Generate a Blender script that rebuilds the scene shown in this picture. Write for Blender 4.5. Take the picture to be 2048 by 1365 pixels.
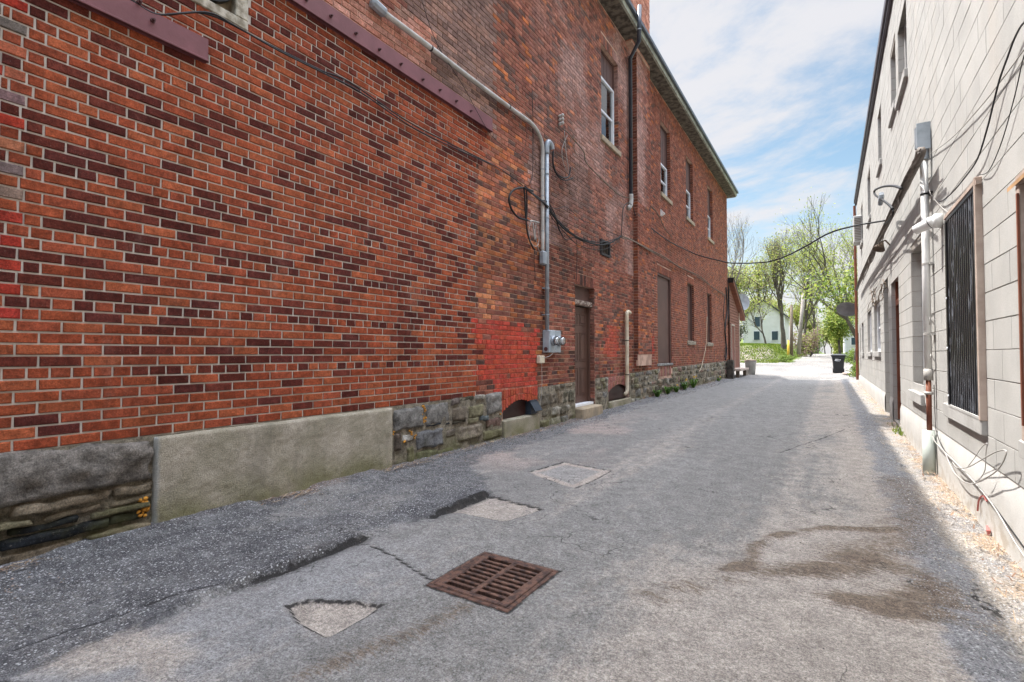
import bpy, math, random
import numpy as np
from mathutils import Vector, Matrix
rad = math.radians
for o in list(bpy.data.objects): bpy.data.objects.remove(o)
S = bpy.context.scene
C = S.collection
# ---------------------------------------------------------------- camera
F, YAW, PIT, H = 1000., rad(32.45), rad(1.46), 1.25      # focal length in pixels of a 2048 px wide picture
cam = bpy.data.cameras.new("camera"); co = bpy.data.objects.new("camera", cam); C.objects.link(co)
co.location = (0, 0, H); co.rotation_euler = (rad(90) + PIT, 0, YAW)
cam.sensor_width = 36; cam.lens = F / 2048 * 36; cam.clip_end = 3000; cam.clip_start = .05
S.camera = co
S.render.resolution_x, S.render.resolution_y = 1024, 682
# ---------------------------------------------------------------- light
S.view_settings.view_transform = 'Standard'; S.view_settings.look = 'None'
S.view_settings.exposure = 2.05; S.view_settings.gamma = 1
SUNDIR = Vector((-1, .2, 2.1)).normalized()              # towards the sun
sun = bpy.data.lights.new("sun", 'SUN'); sun.energy = 2.1; sun.angle = rad(.5); sun.color = (1, .965, .92)
so = bpy.data.objects.new("sun", sun); C.objects.link(so); so.rotation_euler = SUNDIR.to_track_quat('Z', 'Y').to_euler()
so.location = (-20, 0, 40)
W = bpy.data.worlds.new("World"); S.world = W; W.use_nodes = True
nt = W.node_tree; N = nt.nodes; Lk = nt.links; N.clear()
def nn(t, **k):
    n = N.new(t)
    for a, b in k.items(): setattr(n, a, b)
    return n
sky = nn('ShaderNodeTexSky', sky_type='NISHITA', sun_disc=False, sun_elevation=math.asin(SUNDIR.z),
         sun_rotation=math.atan2(SUNDIR.x, SUNDIR.y), air_density=1.0, dust_density=1.0, ozone_density=1.0)
bg = nn('ShaderNodeBackground'); bg.inputs[1].default_value = .15
tc = nn('ShaderNodeTexCoord'); sep = nn('ShaderNodeSeparateXYZ'); Lk.new(tc.outputs['Generated'], sep.inputs[0])
add = nn('ShaderNodeMath', operation='ADD'); Lk.new(sep.outputs[2], add.inputs[0]); add.inputs[1].default_value = .22
mx = nn('ShaderNodeMath', operation='MAXIMUM'); Lk.new(add.outputs[0], mx.inputs[0]); mx.inputs[1].default_value = .08
cmb = nn('ShaderNodeCombineXYZ')
for i in (0, 1):
    d = nn('ShaderNodeMath', operation='DIVIDE'); Lk.new(sep.outputs[i], d.inputs[0]); Lk.new(mx.outputs[0], d.inputs[1]); Lk.new(d.outputs[0], cmb.inputs[i])
mp = nn('ShaderNodeMapping'); Lk.new(cmb.outputs[0], mp.inputs[0]); mp.inputs['Rotation'].default_value = (0, 0, .5); mp.inputs['Scale'].default_value = (1.0, 1.4, 1)
mp.inputs['Location'].default_value = (2.3, 4.4, 0)
nz = nn('ShaderNodeTexNoise'); nz.inputs['Scale'].default_value = 1.5; nz.inputs['Detail'].default_value = 9; nz.inputs['Roughness'].default_value = .62; nz.inputs['Distortion'].default_value = .35
Lk.new(mp.outputs[0], nz.inputs[0])
cr = nn('ShaderNodeMapRange'); cr.inputs[1].default_value = .38; cr.inputs[2].default_value = .60; cr.interpolation_type = 'SMOOTHSTEP'
Lk.new(nz.outputs[0], cr.inputs[0])
cm = nn('ShaderNodeMath', operation='MULTIPLY'); Lk.new(cr.outputs[0], cm.inputs[0]); cm.inputs[1].default_value = .92
hz = nn('ShaderNodeMapRange', interpolation_type='SMOOTHSTEP'); Lk.new(sep.outputs[2], hz.inputs[0])
for i_, v_ in ((1, -.02), (2, .34), (3, .93), (4, 0)): hz.inputs[i_].default_value = v_
cmx = nn('ShaderNodeMath', operation='MAXIMUM'); Lk.new(cm.outputs[0], cmx.inputs[0]); Lk.new(hz.outputs[0], cmx.inputs[1])
mixc = nn('ShaderNodeMixRGB'); Lk.new(cmx.outputs[0], mixc.inputs[0])
skb = nn('ShaderNodeMixRGB', blend_type='MULTIPLY'); skb.inputs[0].default_value = 1; Lk.new(sky.outputs[0], skb.inputs[1]); skb.inputs[2].default_value = (.33, .345, .305, 1)
Lk.new(skb.outputs[0], mixc.inputs[1]); mixc.inputs[2].default_value = (1.42, 1.40, 1.44, 1)
up = nn('ShaderNodeMapRange', interpolation_type='SMOOTHSTEP'); Lk.new(sep.outputs[2], up.inputs[0])   # sky high overhead, out of view, boosted as added fill for the shaded alley
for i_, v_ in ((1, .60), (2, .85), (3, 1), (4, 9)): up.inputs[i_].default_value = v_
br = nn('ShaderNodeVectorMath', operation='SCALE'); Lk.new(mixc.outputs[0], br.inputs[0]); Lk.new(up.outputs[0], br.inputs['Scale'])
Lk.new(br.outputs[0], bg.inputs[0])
wo = nn('ShaderNodeOutputWorld'); Lk.new(bg.outputs[0], wo.inputs[0])
S.render.engine = 'CYCLES'
S.cycles.max_bounces = 6; S.cycles.diffuse_bounces = 4
# ---------------------------------------------------------------- helpers
rng = np.random.default_rng(7); random.seed(5)
def ray(px, py):
    x = (px - 1024) / F; y = (682.5 - py) / F
    f = math.cos(PIT) - y * math.sin(PIT); u = math.sin(PIT) + y * math.cos(PIT)
    return x * math.cos(YAW) - f * math.sin(YAW), x * math.sin(YAW) + f * math.cos(YAW), u
def onx(px, py, X):                                       # point of the plane x = X seen at that pixel of the photo
    r = ray(px, py); t = X / r[0]; return Vector((X, r[1] * t, H + r[2] * t))
def LW(px, py, off=.03): return onx(px, py, -4.1 + off)
def RW(px, py, off=.03): return onx(px, py, .94 - off)
def ony(px, py, Y):
    r = ray(px, py); t = Y / r[1]; return Vector((r[0] * t, Y, H + r[2] * t))
def ss(a, b, x): t = np.clip((x - a) / (b - a), 0, 1); return t * t * (3 - 2 * t)
def hsh(ix, iy, s):
    h = (ix.astype(np.int64) * 374761393 + iy.astype(np.int64) * 668265263 + s * 974634777) & 0x7fffffff
    h = ((h ^ (h >> 13)) * 1274126177) & 0x7fffffff
    return ((h ^ (h >> 16)) & 0xffff) / 65535.
def vn(x, y, s=0):
    x = np.asarray(x, float); y = np.asarray(y, float)
    ix = np.floor(x); iy = np.floor(y); fx = x - ix; fy = y - iy
    fx = fx * fx * (3 - 2 * fx); fy = fy * fy * (3 - 2 * fy)
    a = hsh(ix, iy, s); b = hsh(ix + 1, iy, s); c = hsh(ix, iy + 1, s); d = hsh(ix + 1, iy + 1, s)
    return (a * (1 - fx) + b * fx) * (1 - fy) + (c * (1 - fx) + d * fx) * fy
def fbm(x, y, s=0, o=4):
    r = 0; a = .5; t = 0
    for i in range(o): r = r + a * vn(x * 2 ** i, y * 2 ** i, s + i * 17); t += a; a *= .5
    return r / t
ORG = {}
def tag(o, label=None, cat=None, group=None, kind=None):
    if label: o['label'] = label
    if cat: o['category'] = cat
    if group: o['group'] = group
    if kind: o['kind'] = kind
    return o
def thing(name, label, cat, loc, group=None):
    o = bpy.data.objects.new(name, None); C.objects.link(o); o.location = loc; o.empty_display_size = .1
    ORG[o] = Vector(loc); return tag(o, label, cat, group)
class MB:
    def __init__(s): s.v = []; s.f = []; s.c = []; s.m = []
    def add(s, v, f, col=(1, 1, 1), mi=0):
        n = len(s.v); s.v.extend([tuple(p) for p in v]); s.f.extend([tuple(i + n for i in q) for q in f])
        s.c.extend([col] * len(v) if not isinstance(col, list) else col); s.m.extend([mi] * len(f)); return s
    def box(s, a, b, col=(1, 1, 1), mi=0, bev=0):
        x0, y0, z0 = [min(p, q) for p, q in zip(a, b)]; x1, y1, z1 = [max(p, q) for p, q in zip(a, b)]
        if not bev:
            v = [(x, y, z) for z in (z0, z1) for x, y in ((x0, y0), (x1, y0), (x1, y1), (x0, y1))]
            return s.add(v, [(3, 2, 1, 0), (4, 5, 6, 7), (0, 1, 5, 4), (1, 2, 6, 5), (2, 3, 7, 6), (3, 0, 4, 7)], col, mi)
        e = min(bev, (x1 - x0) * .45, (y1 - y0) * .45, (z1 - z0) * .45)
        L = []
        for z, i in ((z0, e), (z0 + e, 0), (z1 - e, 0), (z1, e)):
            for x, y in ((x0 + i + e, y0 + i), (x1 - i - e, y0 + i), (x1 - i, y0 + i + e), (x1 - i, y1 - i - e), (x1 - i - e, y1 - i), (x0 + i + e, y1 - i), (x0 + i, y1 - i - e), (x0 + i, y0 + i + e)): L.append((x, y, z))
        f = [tuple(range(7, -1, -1)), tuple(range(24, 32))]
        for r in range(3):
            for k in range(8): f.append((r * 8 + k, r * 8 + (k + 1) % 8, r * 8 + 8 + (k + 1) % 8, r * 8 + 8 + k))
        return s.add(L, f, col, mi)
    def tube(s, P, r, n=8, col=(1, 1, 1), mi=0, cap=True):
        P = [Vector(p) for p in P]; m = len(P); R = r if isinstance(r, (list, tuple)) else [r] * m
        v = []; up = None
        for i, p in enumerate(P):
            t = (P[min(i + 1, m - 1)] - P[max(i - 1, 0)]); t = t.normalized() if t.length > 1e-9 else Vector((0, 0, 1))
            if up is None: up = t.orthogonal().normalized()
            else:
                up = up - t * up.dot(t); up = up.normalized() if up.length > 1e-6 else t.orthogonal().normalized()
            w = t.cross(up)
            for k in range(n):
                a = 2 * math.pi * k / n; v.append(p + (up * math.cos(a) + w * math.sin(a)) * R[i])
        f = [(i * n + k, i * n + (k + 1) % n, i * n + n + (k + 1) % n, i * n + n + k) for i in range(m - 1) for k in range(n)]
        if cap: f += [tuple(range(n - 1, -1, -1)), tuple(range((m - 1) * n, m * n))]
        return s.add(v, f, col, mi)
    def lathe(s, c, ax, prof, n=20, col=(1, 1, 1), mi=0):       # prof: (distance along ax, radius)
        c = Vector(c); ax = Vector(ax).normalized()
        return s.tube2([c + ax * d for d, _ in prof], [q for _, q in prof], ax, n, col, mi)
    def tube2(s, P, R, ax, n, col, mi):
        u = ax.orthogonal().normalized(); w = ax.cross(u); v = []
        for p, r in zip(P, R):
            for k in range(n): a = 2 * math.pi * k / n; v.append(p + (u * math.cos(a) + w * math.sin(a)) * max(r, 1e-4))
        m = len(P)
        f = [(i * n + k, i * n + (k + 1) % n, i * n + n + (k + 1) % n, i * n + n + k) for i in range(m - 1) for k in range(n)]
        f += [tuple(range(n - 1, -1, -1)), tuple(range((m - 1) * n, m * n))]
        return s.add(v, f, col, mi)
    def build(s, name, mat, parent=None, smooth=False, org=None):
        me = bpy.data.meshes.new(name); o = bpy.data.objects.new(name, me)
        w = ORG[parent] if parent else (Vector(org) if org else Vector((0, 0, 0)))
        me.from_pydata([(a - w.x, b - w.y, c - w.z) for a, b, c in s.v], [], s.f)
        for m in (mat if isinstance(mat, (list, tuple)) else [mat]): me.materials.append(m)
        if any(s.m): me.polygons.foreach_set('material_index', s.m)
        at = me.color_attributes.new('Col', 'FLOAT_COLOR', 'POINT')
        at.data.foreach_set('color', np.hstack([np.array(s.c, float)[:, :3], np.ones((len(s.c), 1))]).ravel())
        if smooth: me.polygons.foreach_set('use_smooth', [True] * len(me.polygons)); 
        me.update(); C.objects.link(o)
        if parent: o.parent = parent
        else: o.location = w
        ORG[o] = w; return o
def smooth_path(P, n=6):
    P = [Vector(p) for p in P]; Q = []
    for i in range(len(P) - 1):
        a = P[max(i - 1, 0)]; b = P[i]; c = P[i + 1]; d = P[min(i + 2, len(P) - 1)]
        for k in range(n):
            t = k / n
            Q.append(.5 * ((2 * b) + (c - a) * t + (2 * a - 5 * b + 4 * c - d) * t * t + (3 * b - a - 3 * c + d) * t ** 3))
    Q.append(P[-1]); return Q
# ---------------------------------------------------------------- materials
class NT:
    def __init__(s, name):
        s.m = bpy.data.materials.new(name); s.m.use_nodes = True; s.t = s.m.node_tree; s.N = s.t.nodes; s.N.clear()
        s.out = s.N.new('ShaderNodeOutputMaterial'); s.p = s.N.new('ShaderNodeBsdfPrincipled'); s.t.links.new(s.p.outputs[0], s.out.inputs[0])
        g = s.N.new('ShaderNodeNewGeometry'); s.pos = g.outputs['Position']; s.nor = g.outputs['True Normal']
    def put(s, sock, v):
        if isinstance(v, bpy.types.NodeSocket): s.t.links.new(v, sock)
        else: sock.default_value = (tuple(v) + (1,))[:4] if hasattr(v, '__len__') and sock.type == 'RGBA' else v
    def noise(s, sc, det=4, ro=.6, vec=None, dist=0, scale=None):
        v = vec or s.pos
        if scale: mp = s.N.new('ShaderNodeMapping'); s.put(mp.inputs[0], v); mp.inputs['Scale'].default_value = scale; v = mp.outputs[0]
        n = s.N.new('ShaderNodeTexNoise'); s.put(n.inputs['Vector'], v); n.inputs['Scale'].default_value = sc; n.inputs['Detail'].default_value = det; n.inputs['Roughness'].default_value = ro; n.inputs['Distortion'].default_value = dist
        return n.outputs[0]
    def voro(s, sc, feat='F1', out='Distance'):
        n = s.N.new('ShaderNodeTexVoronoi'); n.feature = feat; s.put(n.inputs['Vector'], s.pos); n.inputs['Scale'].default_value = sc; return n.outputs[out]
    def mr(s, v, a, b, c=0, d=1):
        n = s.N.new('ShaderNodeMapRange'); n.interpolation_type = 'SMOOTHSTEP'; s.put(n.inputs[0], v)
        for i, q in enumerate((a, b, c, d)): n.inputs[i + 1].default_value = q
        return n.outputs[0]
    def ma(s, op, a, b=0):
        n = s.N.new('ShaderNodeMath'); n.operation = op; s.put(n.inputs[0], a); s.put(n.inputs[1], b); return n.outputs[0]
    def mix(s, f, a, b, bt='MIX'):
        n = s.N.new('ShaderNodeMixRGB'); n.blend_type = bt; s.put(n.inputs[0], f); s.put(n.inputs[1], a); s.put(n.inputs[2], b); return n.outputs[0]
    def gray(s, v):
        n = s.N.new('ShaderNodeCombineColor')
        for i in range(3): s.put(n.inputs[i], v)
        return n.outputs[0]
    def attr(s):
        n = s.N.new('ShaderNodeAttribute'); n.attribute_name = 'Col'; return n.outputs['Color']
    def sep(s): n = s.N.new('ShaderNodeSeparateXYZ'); s.put(n.inputs[0], s.pos); return n.outputs
    def bump(s, h, st=.5, d=.01):
        n = s.N.new('ShaderNodeBump'); n.inputs['Strength'].default_value = st; n.inputs['Distance'].default_value = d; s.put(n.inputs['Height'], h); s.put(s.p.inputs['Normal'], n.outputs[0])
    def fin(s, col, rough=.85, metal=0, spec=.3):
        s.put(s.p.inputs['Base Color'], col); s.put(s.p.inputs['Roughness'], rough); s.p.inputs['Metallic'].default_value = metal; s.p.inputs['Specular IOR Level'].default_value = spec; return s.m
    def box(s, y0, y1, z0, z1, e=.05, ns=5, amp=.1):
        X, Y, Z = s.sep(); n = s.ma('MULTIPLY', s.ma('SUBTRACT', s.noise(ns), .5), amp * 2)
        Y = s.ma('ADD', Y, n); Z = s.ma('ADD', Z, n)
        r = s.ma('MULTIPLY', s.mr(Y, y0 - e, y0 + e), s.mr(Y, y1 - e, y1 + e, 1, 0))
        return s.ma('MULTIPLY', r, s.ma('MULTIPLY', s.mr(Z, z0 - e, z0 + e), s.mr(Z, z1 - e, z1 + e, 1, 0)))
def mat(name, c1, c2=None, sc=6, rough=.8, metal=0, bump=0, bsc=60, spec=.3, attr=False, var=.25, lo=.35, hi=.65):
    t = NT(name); n = t.noise(sc, 5)
    if attr:
        col = t.mix(1, t.attr(), t.gray(t.mr(n, .25, .75, 1 - var, 1 + var)), 'MULTIPLY')
    else:
        c2 = c2 or tuple(c * .78 for c in c1); col = t.mix(t.mr(n, lo, hi), c1, c2)
    if bump: t.bump(t.noise(bsc, 4), bump, .006)
    return t.fin(col, rough, metal, spec)
M = {}
M['cable'] = mat('black_rubber', (.018, .018, .02), rough=.55)
M['cable_gray'] = mat('gray_cable', (.42, .4, .37), rough=.6)
M['cable_tan'] = mat('tan_cable', (.2, .15, .11), (.1, .08, .06), 12, .8)
M['galv'] = mat('galvanised_steel', (.36, .39, .42), (.27, .30, .33), 9, .5, .35)
M['pvc'] = mat('weathered_plastic_conduit', (.50, .49, .46), (.36, .34, .31), 5, .5)
M['meter'] = mat('gray_enamel', (.40, .45, .49), (.30, .34, .37), 5, .45, .1)
M['cream'] = mat('cream_plastic', (.62, .55, .42), (.48, .38, .26), 4, .5)
M['downspout'] = mat('dark_blue_metal', (.03, .038, .055), (.05, .055, .07), 3, .35, .2, spec=.5)
M['purple'] = mat('purple_painted_steel', (.20, .078, .088), (.155, .06, .066), 3.5, .55, 0, .25, 30)
M['bolt'] = mat('bolt_steel', (.09, .035, .035), rough=.6)
M['doorpaint'] = mat('brown_door_paint', (.105, .056, .04), (.085, .045, .034), 2, .45)
M['board'] = mat('brown_board', (.115, .06, .048), (.085, .045, .037), 1.6, .6, 0, .3, 20)
M['white'] = mat('white_vinyl', (.75, .76, .78), (.62, .63, .65), 3, .4)
M['sillstone'] = mat('limestone_sill', (.40, .32, .22), (.27, .22, .16), 6, .9, 0, .5, 60)
M['soffit'] = mat('weathered_soffit', (.05, .042, .035), (.16, .14, .11), 7, .9)
M['fascia'] = mat('fascia_paint', (.38, .39, .32), (.20, .20, .16), 5, .7)
M['gutter'] = mat('gray_drip_edge', (.10, .115, .14), rough=.4, metal=.3)
M['flash'] = mat('dark_flashing', (.06, .05, .065), (.10, .09, .10), 2, .45, .3)
M['black'] = mat('black_paint', (.012, .012, .013), rough=.35)
M['dark'] = mat('dark_void', (.01, .008, .007), rough=1)
M['steelrust'] = mat('rusty_cast_iron', (.17, .095, .07), (.055, .036, .032), 26, .5, .45, 1, 120)
M['camwhite'] = mat('white_plastic', (.78, .77, .75), (.7, .69, .66), 5, .35)
M['binblack'] = mat('bin_plastic', (.028, .029, .031), rough=.5)
M['redwood'] = mat('red_clapboard_paint', (.23, .095, .065), (.17, .07, .05), 4, .75, 0, .3, 40)
M['reddoor'] = mat('red_door_paint', (.16, .022, .016), rough=.5)
M['rake'] = mat('brown_rake_board', (.22, .075, .04), (.15, .05, .03), 4, .6)
M['wood'] = mat('weathered_timber', (.22, .17, .13), (.12, .09, .07), 8, .9, 0, .5, 60)
M['woodnew'] = mat('bare_plywood', (.50, .30, .15), (.34, .2, .1), 6, .75)
M['casing'] = mat('pinkish_primed_wood', (.46, .37, .31), (.36, .28, .23), 6, .7, 0, .3, 40)
M['gold'] = mat('galvanised_wire', (.3, .3, .31), rough=.4, metal=.6)
M['foam'] = mat('expanding_foam', (.55, .26, .04), (.35, .15, .02), 25, .8, 0, .8, 60)
M['polewood'] = mat('pole_wood', (.20, .17, .15), (.13, .11, .10), 5, .9)
M['yellow'] = mat('yellow_paint', (.65, .42, .05), rough=.6)
M['siding'] = mat('pale_siding', (.66, .66, .63), (.6, .6, .57), 1, .7)
M['roofing'] = mat('grey_shingles', (.12, .12, .13), rough=.9)
M['flower'] = mat('dandelion_yellow', (.75, .45, .02), rough=.6)
M['bark'] = mat('tree_bark', (.12, .10, .08), (.07, .06, .05), 3, .95)
M['mesh_dish'] = mat('grey_dish_paint', (.24, .24, .25), (.18, .18, .19), 5, .5)
M['rubble'] = mat('stone_attr', (1, 1, 1), attr=True, sc=8, var=.4, rough=.95, bump=.6, bsc=30)
M['bag'] = mat('torn_plastic_bag', (.55, .56, .58), (.2, .21, .24), 6, .35)
def leafmat(name):
    t = NT(name); c = t.attr()
    tr = t.N.new('ShaderNodeBsdfTranslucent'); t.put(tr.inputs[0], c)
    t.fin(c, .6); ad = t.N.new('ShaderNodeMixShader'); ad.inputs[0].default_value = .45
    t.t.links.new(t.p.outputs[0], ad.inputs[1]); t.t.links.new(tr.outputs[0], ad.inputs[2]); t.t.links.new(ad.outputs[0], t.out.inputs[0]); return t.m
M['leaf'] = leafmat('leaves')
def glassmat(name, refl=.12, rough=.02, tint=(.9, .93, .95)):
    t = NT(name); tr = t.N.new('ShaderNodeBsdfTransparent'); tr.inputs[0].default_value = tint + (1,)
    gl = t.N.new('ShaderNodeBsdfGlossy'); gl.inputs['Roughness'].default_value = rough
    fr = t.N.new('ShaderNodeFresnel'); fr.inputs[0].default_value = 1.5
    f = t.ma('ADD', fr.outputs[0], refl); mx = t.N.new('ShaderNodeMixShader'); t.put(mx.inputs[0], f)
    t.t.links.new(tr.outputs[0], mx.inputs[1]); t.t.links.new(gl.outputs[0], mx.inputs[2]); t.t.links.new(mx.outputs[0], t.out.inputs[0]); return t.m
M['glass'] = glassmat('window_glass'); M['dome'] = glassmat('meter_glass', .25, .08, (.75, .78, .78))
M['curtain'] = mat('curtain', (.45, .47, .5), (.3, .32, .36), 6, .9)
# brick: every brick carries its own colour, wear on top
def brickmat(name):
    t = NT(name); c = t.attr()
    n1 = t.noise(9, 5); n2 = t.noise(60, 4, .7); n3 = t.noise(2.2, 5, .6)
    c = t.mix(1, c, t.gray(t.mr(n1, .25, .75, .72, 1.25)), 'MULTIPLY')
    c = t.mix(t.mr(n2, .66, .74, 0, .45), c, (.42, .33, .28)); c = t.mix(t.mr(t.noise(33, 3, .6), .62, .75, 0, .55), c, t.mix(1, c, (.45, .4, .4), 'MULTIPLY'))
    c = t.mix(t.mr(t.noise(14, 6, .75), .60, .75, 0, .10), c, (.45, .30, .24)); c = t.mix(t.mr(t.noise(1.1, 6, .65, scale=(1, 1.8, .28)), .48, .72, 0, .45), c, t.mix(1, c, (.42, .40, .40), 'MULTIPLY')); c = t.mix(t.mr(t.noise(1.7, 6, .7, scale=(1, 1, .5)), .58, .74, 0, .18), c, (.42, .32, .27))
    c = t.mix(1, c, t.gray(t.mr(t.noise(95, 5, .8), .3, .7, .62, 1.4)), 'MULTIPLY'); c = t.mix(1, c, t.gray(t.mr(t.noise(28, 6, .75), .32, .68, .74, 1.25)), 'MULTIPLY')
    c = t.mix(t.mr(t.noise(130, 2, .9), .68, .74, 0, .6), c, (.5, .42, .36)); c = t.mix(t.mr(t.noise(48, 3, .8), .69, .73, 0, .75), c, (.035, .018, .014))
    t.bump(t.ma('ADD', t.ma('MULTIPLY', n1, 1.2), t.noise(70, 6, .8)), 1, .007)
    return t.fin(c, .9, 0, .12)
M['brick'] = brickmat('brick')
def mortarmat():
    t = NT('mortar'); n = t.noise(18, 5)
    new = t.mix(n, (.60, .54, .475), (.42, .38, .33)); old = t.mix(t.mr(t.noise(3, 5), .4, .65), (.56, .38, .29), (.34, .22, .17))
    X, Y, Z = t.sep(); isnew = t.ma('MULTIPLY', t.mr(Y, 5.5, 5.6, 1, 0), t.mr(Z, 4.5, 4.6, 1, 0)); c = t.mix(isnew, old, new)
    for b in ((5.52, 7.25, .66, 1.72), (10.15, 11.05, 1.2, 1.85), (13.2, 13.75, 1.27, 1.73)):
        c = t.mix(t.ma('MULTIPLY', t.box(*b), t.mr(t.noise(20, 4), .35, .55, .15, .8)), c, (.38, .08, .05))
    t.bump(t.noise(90, 4, .7), .7, .006); return t.fin(c, .95, 0, .2)
M['mortar'] = mortarmat()
def stonemat():
    t = NT('foundation_stone'); c = t.attr(); n = t.noise(11, 8, .72)
    c = t.mix(1, c, t.gray(t.mr(n, .3, .7, .45, 1.5)), 'MULTIPLY')
    c = t.mix(1, c, t.gray(t.mr(t.noise(100, 5, .85), .3, .7, .5, 1.55)), 'MULTIPLY'); c = t.mix(t.mr(t.noise(55, 4, .8), .58, .70, 0, .55), c, (.42, .38, .33)); c = t.mix(t.mr(t.noise(40, 4, .8), .60, .72, 0, .7), c, (.03, .03, .028))
    X, Y, Z = t.sep(); moss = t.ma('MULTIPLY', t.mr(Z, .02, .38, 1, 0), t.mr(t.noise(2.6, 5), .42, .62)); c = t.mix(t.ma('MULTIPLY', moss, .6), c, (.13, .13, .045))
    t.bump(t.ma('ADD', n, t.ma('MULTIPLY', t.noise(60, 6, .85), .8)), 1, .035); return t.fin(c, .92, 0, .2)
M['stone'] = stonemat()
def concmat():
    t = NT('pebbled_concrete'); n = t.noise(3.5, 6)
    c = t.mix(t.mr(n, .35, .65), (.42, .37, .30), (.29, .26, .195)); X, Y, Z = t.sep()
    c = t.mix(t.ma('MULTIPLY', t.mr(Z, 0, .35, 1, 0), t.mr(t.noise(2.2, 5), .35, .6, .1, .8)), c, (.155, .15, .06))
    v = t.voro(120); c = t.mix(1, c, t.gray(t.mr(t.noise(140, 5, .85), .3, .7, .5, 1.5)), 'MULTIPLY'); c = t.mix(t.mr(v, .0, .30, .75, 0), c, (.52, .47, .40)); c = t.mix(t.mr(t.noise(60, 3, .8), .60, .7, 0, .8), c, (.07, .06, .045)); c = t.mix(t.mr(t.noise(6, 8, .8, scale=(1, .6, 1.6)), .64, .68, 0, .8), c, (.09, .08, .055)); c = t.mix(t.mr(t.noise(1.6, 6, .7, scale=(1, 1.8, .3)), .5, .7, 0, .5), c, (.17, .155, .12))
    c = t.mix(t.ma('MULTIPLY', t.box(1.6, 1.675, -.1, .7, .015, 8, .03), .6), c, (.34, .36, .36))
    t.bump(t.ma('SUBTRACT', t.noise(120, 6, .85), t.ma('MULTIPLY', v, .35)), .9, .010); return t.fin(c, .95, 0, .2)
M['concrete'] = concmat()
def blockmat():
    t = NT('painted_block'); c = t.attr(); n = t.noise(2.5, 6)
    c = t.mix(1, c, t.gray(t.mr(n, .3, .7, .91, 1.06)), 'MULTIPLY'); c = t.mix(1, c, t.gray(t.mr(t.noise(120, 4, .8), .3, .7, .9, 1.08)), 'MULTIPLY'); c = t.mix(t.mr(t.noise(70, 2, .9), .70, .74, 0, .5), c, (.25, .23, .20)); c = t.mix(t.mr(t.noise(2.4, 7, .75, scale=(1, 2.2, .18)), .60, .74, 0, .4), c, (.25, .22, .18))
    c = t.mix(t.mr(t.noise(1.2, 5, .6, scale=(1, 1.6, .25)), .5, .75, 0, .3), c, (.44, .38, .32))
    X, Y, Z = t.sep(); c = t.mix(t.ma('MULTIPLY', t.mr(Z, .0, .28, 1, 0), t.mr(t.noise(7, 5), .45, .6, 0, .7)), c, (.36, .31, .25))
    t.bump(t.ma('ADD', t.noise(110, 4, .7), t.ma('MULTIPLY', t.noise(9, 4), .5)), .35, .005); return t.fin(c, .8, 0, .25)
M['block'] = blockmat()
M['blockjoint'] = mat('block_joint', (.34, .31, .28), (.24, .22, .19), 9, .9)
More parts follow.
